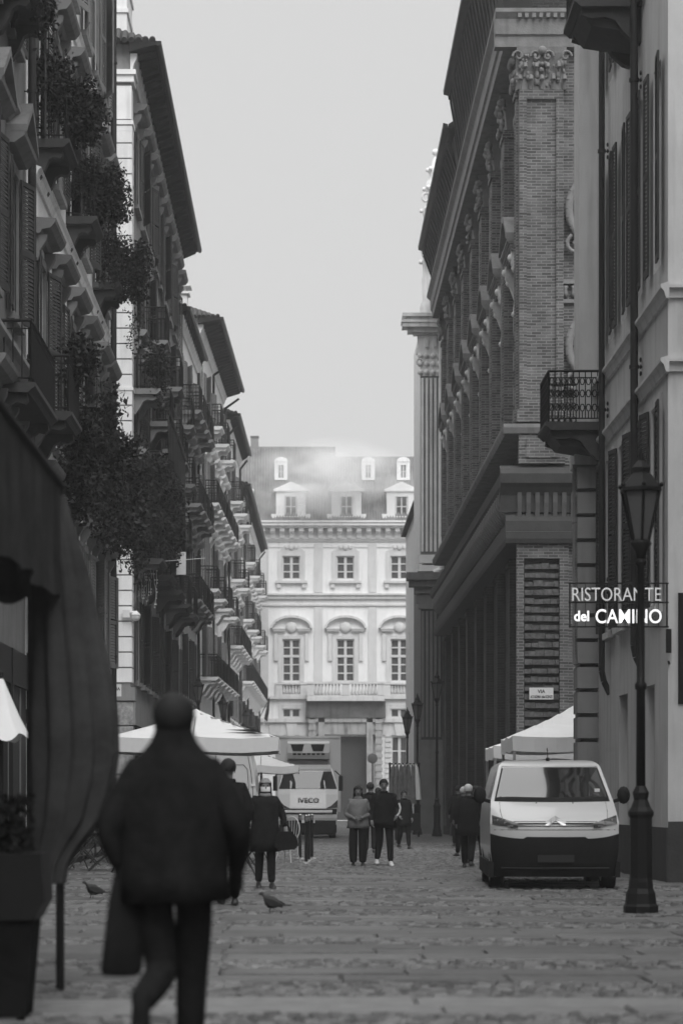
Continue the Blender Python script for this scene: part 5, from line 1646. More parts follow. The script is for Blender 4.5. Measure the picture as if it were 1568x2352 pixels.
# ================================================================== STALL WITH HANGING GARMENTS
st_s = 60
stl = empty('clothes_stall', ((928-700)/st_s, F/st_s, 0), 0, 'street stall frame draped with long hanging scarves beside the right lamps', 'stall')
b = MB()
for x in (-0.55, 0.55):
    for y in (-0.4, 0.4): b.bar((x,y,0),(x,y,2.85),0.025,n=6)
for y in (-0.4, 0.4): b.bar((-0.6,y,2.8),(0.6,y,2.8),0.022,n=6)
b.bar((-0.55,-0.4,2.8),(-0.55,0.4,2.8),0.022,n=6); b.bar((0.55,-0.4,2.8),(0.55,0.4,2.8),0.022,n=6)
b.box(-0.6,0.6,-0.45,0.45,0.25,0.9)
b.build('frame', M_iron, stl)
M_scarf = mat('grey_cloth', 0.16, 0.8, 0.4, 6)
rnd = random.Random(4)
for k in range(7):
    x = -0.42 + k*0.14
    b = MB(); n = 14; top, bot = 2.76, 1.15+rnd.uniform(0,0.3)
    rows = []
    for i, (wd, z) in enumerate(((0.02,top),(0.05,top-0.1),(0.08,top-0.6),(0.1,bot))):
        for j in range(n):
            a = 2*math.pi*j/n; f = 1+0.35*math.sin(a*4+k)
            rows.append((x + (x*0.25*(i/3)) + wd*f*math.cos(a), -0.47 + wd*0.6*f*math.sin(a), z))
    fs_ = [(i*n+q, i*n+(q+1)%n, (i+1)*n+(q+1)%n, (i+1)*n+q) for i in range(3) for q in range(n)]
    b.add(rows, fs_, 0, True)
    tag(b.build('scarf', M_scarf if k < 6 else M_white), {0:'grey long scarf, leftmost on the clothes stall',6:'white scarf hanging at the right end of the clothes stall'}.get(k,'long grey scarf hanging in the row on the clothes stall'), 'scarf', 'scarves hanging on the stall').location = stl.location
    h = MB(); h.tube([(x-0.06,-0.47,2.74),(x,-0.47,2.81),(x+0.06,-0.47,2.74)],0.012,n=5)
    tag(h.build('hanger', M_wplastic), 'white hanger holding a scarf on the stall rail', 'hanger', 'hangers on the stall').location = stl.location

# ================================================================== VEHICLES
M_vanw = mat('white_car_paint', 0.55, 0.35, 0.03, 1, coat=0.6)
M_blackp = mat('black_plastic', 0.014, 0.7, 0.2, 10, spec=0.15)
M_carglass = mat('car_glass', 0.012, 0.03, 0.1, ior=2.0, coat=1.0)
M_tyre = mat('tyre_rubber', 0.012, 0.85, 0.2, 10)
M_lens = mat('headlight_lens', 0.05, 0.06, 0.3, 20, coat=1.0)
def interp(t, tab):
    for (a, va), (b_, vb) in zip(tab[:-1], tab[1:]):
        if a <= t <= b_: return va + (vb-va)*(t-a)/(b_-a)
    return tab[0][1] if t < tab[0][0] else tab[-1][1]
VW = [(0.2,0.90),(0.6,0.955),(1.0,0.96),(1.34,0.925),(1.88,0.78),(1.95,0.70),(1.985,0.60)]
PROF = [(0.20,0.10),(0.35,0.03),(0.6,0.0),(0.78,0.0),(0.9,0.01),(0.98,0.03),(1.03,0.075),(1.08,0.15),(1.15,0.30),(1.22,0.47),(1.29,0.66),(1.34,0.82),(1.52,1.05),(1.70,1.28),(1.86,1.50),(1.92,1.66),(1.955,1.9),(1.975,2.4)]
def vy(z): return interp(z, PROF)
def vcurv(z): return interp(z, [(0.2,0.30),(0.9,0.32),(1.1,0.26),(1.34,0.13),(1.86,0.09),(1.95,0.0)])
def vpt(x, z, off=0.0):
    w_ = interp(z, VW); u = min(1.0, abs(x)/w_)
    return Vector((x, vy(z) + vcurv(z)*(0.35*u*u + 0.65*u**6) - off, z))
def van(X, Y, rot, label):
    root = empty('parked_van', (X, Y, 0), rot, label, 'van')
    b = MB(); NU = 40
    us = [-1+2*i/NU for i in range(NU+1)]
    zs = []
    for (a,_),(c,_) in zip(PROF[:-1],PROF[1:]):
        zs += [a, (a+c)/2]
    zs.append(PROF[-1][0])
    v = []
    for z in zs:
        w_ = interp(z, VW)
        for u in us: v.append(vpt(u*w_, z))
    n = NU+1
    b.add(v, [(j*n+i, j*n+i+1, (j+1)*n+i+1, (j+1)*n+i) for j in range(len(zs)-1) for i in range(NU)], 0, True)
    # roof, sides, tail
    zt = zs[-1]; wt = interp(zt, VW)
    rows = [vpt(u*wt, zt) for u in us] + [Vector((u*wt, 4.75, zt-0.03)) for u in us]
    b.add(rows, [(i, i+1, n+i+1, n+i) for i in range(NU)], 0, True)
    for sg in (-1, 1):
        side = []
        m = 10
        for z in zs:
            w_ = interp(z, VW); e = vpt(sg*w_, z)
            for k in range(m+1): side.append(Vector((sg*w_, e.y + (4.78-e.y)*k/m, z)))
        b.add(side, [(j*(m+1)+k, j*(m+1)+k+1, (j+1)*(m+1)+k+1, (j+1)*(m+1)+k) for j in range(len(zs)-1) for k in range(m)], 0, True)
    back = []
    for z in zs:
        w_ = interp(z, VW); back += [Vector((-w_,4.78,z)), Vector((w_,4.78,z))]
    b.add(back, [(2*j,2*j+1,2*j+3,2*j+2) for j in range(len(zs)-1)])
    b.add([(-0.9,0.3,0.2),(0.9,0.3,0.2),(0.9,4.78,0.2),(-0.9,4.78,0.2)],[(0,1,2,3)])
    b.build('body', M_vanw, root)
    # a strip of the front surface as a part of its own
    def patch(name, m, fx0, fx1, z0, z1, off, nz=6, nx=20, smooth=True):
        q = MB(); vv = []
        for j in range(nz+1):
            z_ = lambda: None
            for i in range(nx+1):
                t, s2 = j/nz, i/nx
                za, zb = (z0(s2) if callable(z0) else z0), (z1(s2) if callable(z1) else z1)
                z = za + (zb-za)*t
                xa, xb = (fx0(z) if callable(fx0) else fx0), (fx1(z) if callable(fx1) else fx1)
                vv.append(vpt(xa+(xb-xa)*s2, z, off))
        q.add(vv, [(j*(nx+1)+i, j*(nx+1)+i+1, (j+1)*(nx+1)+i+1, (j+1)*(nx+1)+i) for j in range(nz) for i in range(nx)], 0, smooth)
        return q.build(name, m, root)
    W_ = lambda z: interp(z, VW)
    patch('windscreen', M_carglass, lambda z: -(W_(z)-0.075), lambda z: W_(z)-0.075, lambda s2: 1.345-0.012*math.sin(math.pi*s2)+0.0, 1.855, 0.012)
    patch('screen_seal', M_blackp, lambda z: -(W_(z)-0.05), lambda z: W_(z)-0.05, lambda s2: 1.325-0.012*math.sin(math.pi*s2), 1.872, 0.006)
    bump_ = patch('bumper', M_blackp, lambda z: -(W_(z)), lambda z: W_(z), 0.2, lambda s2: 0.765 + (0.03 if 0.27 < s2 < 0.75 else 0.0) + 0.08*abs(2*s2-1)**4, 0.02, 8, 40)
    lp = MB()
    for sg in (-1, 1):                # bumper wraps along the side
        lp.box(min(sg*0.905, sg*0.975), max(sg*0.905, sg*0.975), 0.26, 4.7, 0.19, 0.42)
    lp.build('side_sill', M_blackp, root)
    for z0 in (1.005, 0.965):
        patch('chrome_strip', M_chrome, -0.62, 0.62, z0, z0+0.012, 0.018, 1, 30)
    patch('grille', M_blackp, -0.62, 0.62, 0.955, 1.028, 0.012, 3, 30)
    for k, z0 in enumerate((0.965, 1.003)):      # double chevron emblem
        q = MB()
        for sg in (-1, 1):
            a = [(sg*0.15, z0), (sg*0.1, z0), (0, z0+0.075), (0, z0+0.11), (sg*0.08, z0+0.055), (sg*0.15, z0+0.02)]
            pts = [vpt(x, z, 0.035) for x, z in a] + [vpt(x, z, 0.02) for x, z in a]
            q.add(pts, [(0,1,2,3,4,5),(6,7,8,9,10,11)] + [(i,(i+1)%6,6+(i+1)%6,6+i) for i in range(6)])
        q.build('emblem', M_chrome, root)
    for sg in (-1, 1):
        q = MB(); vv = []
        nx_, nz_ = 12, 6
        for i in range(nx_+1):
            t = i/nx_
            x = 0.56 + 0.37*t
            lo, hi = 0.93 + 0.06*t if t > 0.3 else 0.915+0.115*(0.3-t)*0, 1.0 + 0.12*t
            if t < 0.3: lo, hi = 0.93, 1.0+0.12*t
            for j in range(nz_+1):
                vv.append(vpt(sg*min(x, W_(lo)-0.005), lo+(hi-lo)*j/nz_, 0.02))
        q.add(vv, [(i*(nz_+1)+j, i*(nz_+1)+j+1, (i+1)*(nz_+1)+j+1, (i+1)*(nz_+1)+j) for i in range(nx_) for j in range(nz_)], 0, True)
        h_ = q.build('headlight', M_lens, root)
        q = MB(); q.box(sg*0.66-0.05, sg*0.66+0.05, vpt(0.66,0.97,0.028).y-0.004, vpt(0.66,0.97,0.028).y, 0.95, 0.965); q.box(sg*0.74-0.02, sg*0.74+0.02, vpt(0.74,1.02,0.03).y-0.006, vpt(0.74,1.02,0.03).y, 0.985, 1.02); q.box(sg*0.85-0.012, sg*0.85+0.012, vpt(0.85,1.05,0.03).y-0.008, vpt(0.85,1.05,0.03).y-0.002, 1.0, 1.06)
        q.build('lamp_insert', M_chrome, h_)
        # door window, mirror, wheels
        q = MB()
        e = lambda z: vpt(sg*W_(z), z).y
        q.add([(sg*(W_(1.38)+0.006), e(1.38)+0.28, 1.38), (sg*(W_(1.8)+0.006), e(1.8)+0.16, 1.8), (sg*(W_(1.8)+0.006), 2.3, 1.8), (sg*(W_(1.38)+0.006), 2.3, 1.38)], [(0,1,2,3)])
        q.build('door_window', M_carglass, root)
        q = MB(); q.ball((sg*1.09, 0.98, 1.42), 0.13, 10, sx=0.8, sy=0.5, sz=1.05); q.bar((sg*0.92,1.05,1.32),(sg*1.06,1.0,1.36),0.03,n=6); q.build('side_mirror', M_blackp, root)
        for y in (0.95, 4.0):
            q = MB(); q.lathe([(0.23,-0.1),(0.31,-0.11),(0.335,-0.08),(0.335,0.08),(0.31,0.11),(0.23,0.1)],(0,0,0),24)
            w_ = q.build('wheel', M_tyre, root, (sg*0.84, y, 0.335)); w_.rotation_euler = (0, R(90), 0)
            q = MB(); q.lathe([(0.05,-0.115),(0.22,-0.105),(0.22,0.105),(0.05,0.115)],(0,0,0),16); q.build('rim', M_metal, w_)
    q = MB(); q.tube([(0.0,1.95,1.96),(0.0,1.93,2.0)],0.03,n=6); q.bar((0.0,1.94,1.99),(0.0,2.1,2.16),0.008,n=4); q.build('antenna', M_blackp, root)
    q = MB()
    for x in (-0.25, 0.3): p_ = vpt(x, 1.30, 0.012); q.ball(tuple(p_), 0.012, 6)
    q.build('washer_jet', M_blackp, root)
    q = MB()
    for sg in (-1,1): q.tube([vpt(sg*0.78,1.07,0.002), vpt(sg*0.80,1.18,0.002), vpt(sg*0.80,1.31,0.002)], 0.005, n=4)
    q.tube([vpt(-0.9+1.8*k/16, 0.90, 0.0) for k in range(17)], 0.005, n=4)
    q.build('panel_gap', M_gutter, root)
    q = MB(); q.box(-0.27,0.27,-0.045,-0.03,0.42,0.53); q.build('plate_holder', mat('dull_plate',0.03,0.6,0.1,spec=0.2), root)
    q = MB(); q.tube([vpt(-0.8+1.6*k/16, 0.33, 0.03) for k in range(17)], 0.012, n=4); q.build('bumper_line', mat('dull_plate',0.03), root)
    q = MB(); q.bar(vpt(-0.72,1.345,0.03), vpt(-0.12,1.36,0.03), 0.012, n=5); q.bar(vpt(0.0,1.345,0.03), vpt(0.6,1.35,0.03), 0.012, n=5); q.build('wiper', M_blackp, root)
    q = MB(); p_ = vpt(0.7,1.46,0.017); q.box(p_.x-0.05,p_.x+0.03,p_.y-0.012,p_.y-0.008,1.47,1.52); q.build('permit_sticker', M_wplastic, root)
    return root
van((1276-700)/155, F/155, R(-2.2), 'white parked van with black lower bumper and double chevron badge at the right')

def loft_box(b, x0, x1, y0, y1, z0, z1, r=0.12, mi=0):
    """box with rounded top edges along y"""
    pts = [(x0,z0),(x1,z0)]
    for k in range(6):
        a = math.pi/2*k/5; pts.append((x1-r+r*math.cos(a), z1-r+r*math.sin(a)))
    for k in range(6):
        a = math.pi/2+math.pi/2*k/5; pts.append((x0+r+r*math.cos(a), z1-r+r*math.sin(a)))
    b.prism(pts, 'y', y0, y1, mi)
# tall white van seen from behind, left of the truck
vs2 = 86
wv = empty('panel_van', ((488-700)/vs2, F/vs2, 0), 0, 'tall white panel van partly hidden under the big parasol, rear doors showing', 'van')
b = MB()
pts = [(-1.0,0.45),(1.17,0.45),(1.2,0.9),(1.19,1.4),(1.14,1.9),(1.07,2.4),(1.0,2.66),(0.86,2.78),(-0.7,2.78),(-0.9,2.6),(-1.0,1.8)]
b.prism(pts, 'y', 0, 5.0); b.build('body', M_vanw, wv)
b = MB()
for x0_, x1_ in ((-0.9,0.07),(0.1,1.05)):
    fr_ = [(x0_+0.1,1.65),(x1_-0.08,1.65),(x1_-0.12,2.2),(x1_-0.22,2.32),(x0_+0.1,2.32)]
    for (a0,c0),(a1,c1) in zip(fr_, fr_[1:]+fr_[:1]): b.bar((a0,-0.006,c0),(a1,-0.006,c1),0.007,n=4)
b.box(0.075,0.09,-0.006,0,0.5,2.7); b.tube([(1.08,-0.004,0.6),(1.08,-0.004,1.6),(1.03,-0.004,2.1),(0.94,-0.004,2.6)],0.008,n=4)
b.build('door_seam', M_gutter, wv)
b = MB()
for z in (0.9,1.75): b.box(1.02,1.14,-0.03,0,z,z+0.06)
b.build('hinge', M_wplastic, wv)
b = MB(); b.box(1.07,1.17,-0.02,0.0,1.15,1.5); b.box(0.6,0.64,-0.02,0,1.05,1.09); b.build('tail_lamp', M_blackp, wv)
for x in (-0.85,0.95):
    b = MB(); b.lathe([(0.24,-0.1),(0.33,-0.1),(0.33,0.1),(0.24,0.1)],(0,0,0),20); o = b.build('wheel', M_tyre, wv, (x,0.9,0.34)); o.rotation_euler = (0,R(90),0)
b = MB(); b.box(-1.0,1.17,-0.06,0.1,0.38,0.6); b.build('bumper', M_blackp, wv)

# refrigerated truck
ts = 62.0
tk = empty('refrigerated_truck', ((707-700)/ts, F/ts, 0), 0, 'refrigerated box truck facing the camera in the middle of the street', 'truck')
def TX(px): return (px-707)/ts
def TZ(py): return EYE+(1845-py)/ts
M_truck = mat('truck_paint', 0.55, 0.45, 0.05, coat=0.3)
b = MB(); b.box(TX(632),TX(783),1.9,8.2,0.95,TZ(1690)); b.box(TX(631),TX(634),1.87,1.9,0.95,TZ(1688)); b.box(TX(780.5),TX(784),1.87,1.9,0.95,TZ(1688)); b.box(TX(634),TX(780.5),1.86,1.899,TZ(1692),TZ(1687)); b.build('cargo_box', M_truck, tk)
b = MB()
b.prism([(1.9,TZ(1701)),(1.5,TZ(1701)),(1.38,TZ(1706)),(1.36,TZ(1728)),(1.5,TZ(1742)),(1.9,TZ(1744))], 'x', TX(660), TX(757)); fr_u = b.build('cooling_unit', M_truck, tk)
b = MB()
for x0_, x1_ in ((667,698),(714,746)):
    b.prism([(TX(x0_),TZ(1708)),(TX(x1_),TZ(1708)),(TX(x1_-4),TZ(1724)),(TX(x0_+5),TZ(1724))], 'y', 1.34, 1.42)
for x_ in range(672, 744, 11): b.box(TX(x_),TX(x_+8),1.35,1.45,TZ(1733),TZ(1729))
b.build('vent', M_blackp, fr_u)
b = MB(); b.box(TX(664),TX(753),1.6,1.9,TZ(1762),TZ(1744.5)); b.build('unit_recess', mat('grey_plastic',0.12,0.6,0.1), tk)
# cab: side profile with raked windscreen, tapering in plan
b = MB()
cabp = [(1.9,0.5),(-0.05,0.5),(-0.12,0.75),(-0.1,1.12),(0.1,1.62),(0.22,1.80),(0.95,2.52),(1.1,2.62),(1.9,2.66)]
hw_ = [1.05,1.05,1.08,1.1,1.12,1.1,0.93,0.88,0.88]
vv = [(-h_, y, z) for (y,z),h_ in zip(cabp,hw_)] + [(-h_*0.6, y-0.06, z+0.0) for (y,z),h_ in zip(cabp,hw_)] + [(h_*0.6, y-0.06, z) for (y,z),h_ in zip(cabp,hw_)] + [(h_, y, z) for (y,z),h_ in zip(cabp,hw_)]
n = len(cabp)
fs_ = [(r_*n+i, r_*n+(i+1)%n, (r_+1)*n+(i+1)%n, (r_+1)*n+i) for r_ in range(3) for i in range(n)]
fs_ += [tuple(range(n)), tuple(3*n+i for i in range(n))]
b.add(vv, fs_, 0, False); b.build('cab', M_truck, tk)
b = MB()
def cabq(u, z, off=0.02):
    y = interp(z, [(0.5,-0.05),(0.75,-0.12),(1.12,-0.1),(1.62,0.1),(1.8,0.22),(2.52,0.95),(2.62,1.1)])
    h_ = interp(z, [(0.5,1.05),(0.75,1.08),(1.12,1.1),(1.62,1.12),(1.8,1.1),(2.52,0.93),(2.62,0.88)])
    bu = -0.06 if abs(u) <= 0.6 else -0.06*(1-abs(u))/0.4
    return Vector((u*h_, y+bu-off, z))
def cabpatch(u0, u1, z0, z1, off=0.02, n=10):
    vv = []
    for j in range(2):
        for i in range(n+1):
            vv.append(cabq(u0+(u1-u0)*i/n, z0 if j == 0 else z1, off))
    return vv, [(i, i+1, n+2+i, n+1+i) for i in range(n)]
b.add(*cabpatch(-0.96,0.96,1.84,2.48)); b.build('windscreen', M_carglass, tk)
for sg in (-1,1):
    b = MB()
    pts = [(sg*0.985,1.83),(sg*0.42,1.83),(sg*0.44,2.05),(sg*0.62,2.48),(sg*0.93,2.48)]
    q_ = [cabq(u,z,0.035) for u,z in pts]; b.add(q_, [tuple(range(5))])
    b.build('dark_pillar', M_blackp, tk)
b = MB(); b.prism([(1.0,2.5),(0.88,2.55),(0.9,2.66),(1.3,2.74),(1.3,2.6)], 'x', -0.86, 0.86); b.build('visor', M_truck, tk)
b = MB(); b.add(*cabpatch(-0.98,0.98,0.5,1.08,0.03)); b.build('bumper', M_blackp, tk)
for sg in (-1,1):
    b = MB(); b.add([cabq(sg*0.6,1.1,0.03),cabq(sg*0.99,1.14,0.03),cabq(sg*0.99,1.42,0.03),cabq(sg*0.78,1.2,0.03)],[(0,1,2,3)]); b.build('headlight', M_lens, tk)
b = MB(); b.prism([(-0.2,0.92),(-0.24,0.95),(-0.22,1.03),(-0.1,1.06)], 'x', -0.9, 0.9); b.build('grille_strip', M_truck, tk)
b = MB(); b.box(-1.06,1.06,-0.1,1.8,0.2,0.5); b.box(-1.0,1.0,0.0,0.1,0.12,0.2); b.build('skirt', M_blackp, tk)
b = MB(); b.box(-0.26,0.26,-0.2,-0.17,0.56,0.67); b.build('number_plate', M_wplastic, tk)
text('IVECO', 0.24, (0.02,-0.1,1.32), M_ink, tk, 0.01, 0.004, squeeze=1.15)
for sg in (-1,1):
    b = MB(); b.box(min(sg*1.14,sg*1.3),max(sg*1.14,sg*1.3),0.3,0.42,1.75,2.3); b.bar((sg*1.0,0.5,2.5),(sg*1.22,0.38,2.3),0.025,n=5); b.build('side_mirror', M_blackp, tk)
    for y in (0.9, 6.5):
        b = MB(); b.lathe([(0.26,-0.13),(0.4,-0.12),(0.4,0.12),(0.26,0.13)],(0,0,0),20); o = b.build('wheel', M_tyre, tk, (sg*0.92,y,0.4)); o.rotation_euler = (0,R(90),0)

# ================================================================== PEOPLE
M_skin = mat('skin', 0.20, 0.6, 0.08, 6)
M_dk = mat('dark_cloth', 0.016, 0.95, 0.4, 12, 0.3, 40, spec=0.08)
M_dk2 = mat('dark_trousers', 0.017, 0.95, 0.3, 14, spec=0.08)
M_hair = mat('dark_hair', 0.012, 0.8, 0.4, 20)
M_blond = mat('fair_hair', 0.22, 0.7, 0.4, 24)
M_greyhair = mat('grey_hair', 0.5, 0.7, 0.3, 24)
M_shoe = mat('dark_shoe', 0.03, 0.5, 0.2)
M_wshoe = mat('white_shoe', 0.6, 0.6, 0.1)
M_puff = mat('grey_jacket', 0.14, 0.6, 0.4, 6, 0.5, 10)
M_mask = mat('face_mask', 0.7, 0.8, 0.05)
def person(label, X, Y, H, rot, pose, coat=(M_dk, 0.5, 0.24, 0.17), trousers=None, hair=('short', None), rings=None, shoes=None, mask=False, skin=None, scarf=None, puff=False, group=None, legw=1.0):
    """pose: kneeL,ankL,toeL,kneeR,... as offsets; figure faces -y; x>0 is its own left seen from the front right side"""
    k = H/1.78
    root = empty('person', (X, Y, 0), rot, label, 'person', group)
    J = dict(pel=(0,0,0.95), sp=(0,0,1.12), ch=(0,0,1.32), nk=(0,0.01,1.47), n2=(0,0.0,1.54), h1=(0,-0.015,1.61), h2=(0,-0.01,1.68), h3=(0,0.0,1.735))
    rad = dict(pel=(.15,.12), sp=(.145,.115), ch=(.17,.12), nk=(.07,.065), n2=(.052,.055), h1=(.068,.08), h2=(.078,.095), h3=(.05,.065))
    E_ = [('pel','sp'),('sp','ch'),('ch','nk'),('nk','n2'),('n2','h1'),('h1','h2'),('h2','h3')]
    dfl = dict(kL=(.1,0,.5), aL=(.1,.02,.09), kR=(-.1,0,.5), aR=(-.1,.02,.09), eL=(.25,.02,1.13), wL=(.26,-.05,.88), eR=(-.25,.02,1.13), wR=(-.26,-.05,.88))
    dfl.update(pose)
    for sd_, sg in (('L',1),('R',-1)):
        J['hp'+sd_] = (sg*.095,0,.9); rad['hp'+sd_] = (.1,.1)
        J['k'+sd_] = dfl['k'+sd_]; rad['k'+sd_] = (.08*legw,.078*legw)
        J['m'+sd_] = tuple(dfl['k'+sd_][i]*.55+dfl['a'+sd_][i]*.45+(0,.02,0)[i] for i in range(3)); rad['m'+sd_] = (.073*legw,.072*legw)
        J['a'+sd_] = dfl['a'+sd_]; rad['a'+sd_] = (.056*legw,.06*legw)
        J['sh'+sd_] = (sg*.175,0,1.42); rad['sh'+sd_] = (.09,.085)
        J['e'+sd_] = dfl['e'+sd_]; rad['e'+sd_] = (.068,.066)
        J['w'+sd_] = dfl['w'+sd_]; rad['w'+sd_] = (.04,.035)
        E_ += [('pel','hp'+sd_),('hp'+sd_,'k'+sd_),('k'+sd_,'m'+sd_),('m'+sd_,'a'+sd_),('ch','sh'+sd_),('sh'+sd_,'e'+sd_),('e'+sd_,'w'+sd_)]
    names = list(J)
    me = bpy.data.meshes.new('body')
    me.from_pydata([J[q_] for q_ in names], [(names.index(a), names.index(c)) for a, c in E_], [])
    ob = bpy.data.objects.new('tmp', me); scene.collection.objects.link(ob)
    md = ob.modifiers.new('skin', 'SKIN')
    for i, q_ in enumerate(names):
        sv = me.skin_vertices[0].data[i]; sv.radius = rad[q_]; sv.use_root = (q_ == 'pel')
    sb = ob.modifiers.new('sub', 'SUBSURF'); sb.levels = 2; sb.render_levels = 2
    bpy.context.view_layer.update()
    ev = bpy.data.meshes.new_from_object(ob.evaluated_get(bpy.context.evaluated_depsgraph_get()))
    bpy.data.objects.remove(ob)
    b = MB()
    vv = [v.co.copy() for v in ev.vertices]
    o0 = len(b.v); b.v += [tuple(v*k) for v in vv]
    for p in ev.polygons:
        c = p.center
        if c.z > 1.5: mi = 0
        elif c.z < 0.86 and abs(c.x) < 0.2: mi = 2
        elif min((Vector(J['wL'])-c).length, (Vector(J['wR'])-c).length) < 0.02: mi = 0
        else: mi = 1
        b.f.append(list(p.vertices)); b.m.append(mi); b.sm.append(True)
    # nose, ears, hands with five fingers
    hb = MB()
    hb.ball((0,-.108,1.625), .016, 6, sz=1.5); hb.ball((.078,0,1.63), .02, 6, sx=.5, sz=1.5); hb.ball((-.078,0,1.63), .02, 6, sx=.5, sz=1.5)
    for sd_, sg in (('L',1),('R',-1)):
        e, w_ = Vector(J['e'+sd_]), Vector(J['w'+sd_]); d = (w_-e).normalized()
        inn = Vector((-sg,0,0)); inn = (inn - d*inn.dot(d)).normalized(); fw = d.cross(inn)
        if fw.y > 0: fw = -fw
        c = w_ + d*.05
        hb.bar(w_ - d*.01, w_ + d*.085, .028, n=8, r2=.034); 
        for q_, ln in enumerate((.07,.078,.072,.058)):
            a0 = w_ + d*.085 + fw*(.024-.016*q_); a1 = a0 + d*ln*.5 + inn*.008; a2 = a1 + d*ln*.4 + inn*.025
            hb.bar(a0, a1, .009, n=5, r2=.0085); hb.bar(a1, a2, .0085, n=5, r2=.006)
        t0 = w_ + d*.03 + fw*.03; t1 = t0 + fw*.022 + d*.03 + inn*.01; hb.bar(t0, t1, .011, n=5); hb.bar(t1, t1 + d*.03 + inn*.01, .0095, n=5, r2=.007)
    o0 = len(b.v); b.v += [tuple(Vector(v)*k) for v in hb.v]
    for f_, s__ in zip(hb.f, hb.sm): b.f.append([i+o0 for i in f_]); b.m.append(0); b.sm.append(s__)
    b.build('body', [skin or M_skin, coat[0], trousers or M_dk2], root)
    # face features
    f = MB()
    for sg in (-1,1): f.ball((sg*.032*k,-.094*k,1.655*k), .011*k, 6, sy=.6)
    f.box(-.025*k,.025*k,-.098*k,-.088*k,1.582*k,1.588*k)
    f.build('eye_and_mouth', M_hair, root)
    # coat: rings from the shoulders to the hem
    hem, rx, ry = coat[1], coat[2], coat[3]
    cb = MB(); n = 28; rnd = random.Random(int(X*37)+int(H*100)); ph = rnd.uniform(0,6)
    lv = [(1.50,.075,.075),(1.47,.12,.095),(1.43,.19,.125),(1.36,rx*.92,ry*.92),(1.2,rx*.93,ry*.97),(1.05,rx*.9,ry),(0.92,rx*.97,ry*1.03)]
    lv = [q_ for q_ in lv if q_[0] > hem+.05] + [((hem+0.9)/2, rx*1.0, ry*1.06)]*(1 if hem < .75 else 0) + [(hem,rx*1.03,ry*1.08),(hem+0.005,rx*.95,ry*.98)]
    if rings: lv = rings
    rows = []
    for li, (z, a_, c_) in enumerate(lv):
        for i in range(n):
            t = 2*math.pi*i/n
            f_ = 1 + .035*math.sin(5*t+ph+z*3)*(1.5-z) + (0.03*math.sin(z*60) if puff else 0)
            rows.append((a_*f_*math.cos(t)*k, c_*f_*math.sin(t)*k, z*k))
    cb.add(rows, [(j*n+i, j*n+(i+1)%n, (j+1)*n+(i+1)%n, (j+1)*n+i) for j in range(len(lv)-1) for i in range(n)], 0, True)
    cb.build('coat', coat[0], root)
    # collar
    cl = MB(); cl.lathe([(.085*k,1.45*k),(.095*k,1.5*k),(.085*k,1.535*k),(.07*k,1.52*k)], (0,0.005,0), 14); cl.build('collar', scarf or coat[0], root)
    # hair
    hk, hm = hair; hm = hm or M_hair
    hb = MB(); n1, n2 = 18, 12
    rows = []
    rr = random.Random(3)
    for j in range(n2+1):
        a = math.pi*j/n2
        for i in range(n1):
            t = 2*math.pi*i/n1; w_ = 1+rr.uniform(-.03,.03)
            rows.append((.096*w_*math.sin(a)*math.cos(t)*k, (.006+.112*w_*math.sin(a)*math.sin(t))*k, (1.675+.105*w_*math.cos(a))*k))
    fs2 = []
    low = {'nape':1.54,'short':1.62,'hood':1.5,'long':1.5,'beanie':1.66}[hk]
    for j in range(n2):
        for i in range(n1):
            q_ = (j*n1+i, j*n1+(i+1)%n1, (j+1)*n1+(i+1)%n1, (j+1)*n1+i)
            cy_ = sum(rows[v_][1] for v_ in q_)/4/k; cz_ = sum(rows[v_][2] for v_ in q_)/4/k
            if cz_ > 1.70 or (cy_ > -.03 and cz_ > low): fs2.append(q_)
    hb.add(rows, fs2, 0, True)
    if hk in ('long','hood'):
        m_ = 12
        rows = []
        for z, a_ in ((1.72,.098),(1.62,.104),(1.54,.11),(1.47,.115)):
            for i in range(m_+1):
                t = -0.35 + (math.pi+0.7)*i/m_
                rows.append((a_*math.cos(t)*k, (.01+a_*.95*math.sin(t))*k, z*k))
        hb.add(rows, [(j*(m_+1)+i, j*(m_+1)+i+1, (j+1)*(m_+1)+i+1, (j+1)*(m_+1)+i) for j in range(3) for i in range(m_)], 0, True)
    hb.build('hair' if hk != 'beanie' else 'hat', hm, root)
    if mask:
        mb_ = MB(); rows = []
        for z, a_ in ((1.635,.092),(1.6,.112),(1.56,.1)):
            for i in range(9):
                t = math.pi*1.12 + math.pi*.76*i/8
                rows.append((.085*math.cos(t)*k, (-.002+a_*math.sin(t))*k, z*k))
        mb_.add(rows, [(j*9+i, j*9+i+1, (j+1)*9+i+1, (j+1)*9+i) for j in range(2) for i in range(8)], 0, True)
        mb_.build('face_mask', M_mask, root)
    # shoes
    for sd_ in 'LR':
        a = Vector(J['a'+sd_]); td = dfl.get('t'+sd_)
        d = (Vector(td) - a).normalized() if td else Vector((0.05*(1 if sd_=='L' else -1),-1,-0.22)).normalized()
        up = Vector((0,0,1)); sdv = d.cross(up).normalized(); up = sdv.cross(d).normalized()
        sh = MB(); ns = 10; rows = []
        base_ = a - up*0.045 - d*0.06 if td else Vector((a.x, a.y+.06, a.z-.045))
        if not td: d = Vector((d.x,d.y,0)).normalized(); up = Vector((0,0,1)); sdv = d.cross(up)
        for tt, w_, h_ in ((0,.03,.06),(.03,.04,.1),(.09,.042,.11),(.15,.044,.075),(.21,.048,.055),(.26,.035,.04),(.275,.012,.02)):
            for i in range(ns):
                t = 2*math.pi*i/ns
                rows.append(tuple((base_ + d*tt + sdv*w_*math.cos(t) + up*(h_/2 + h_/2*math.sin(t) - 0.04))*k))
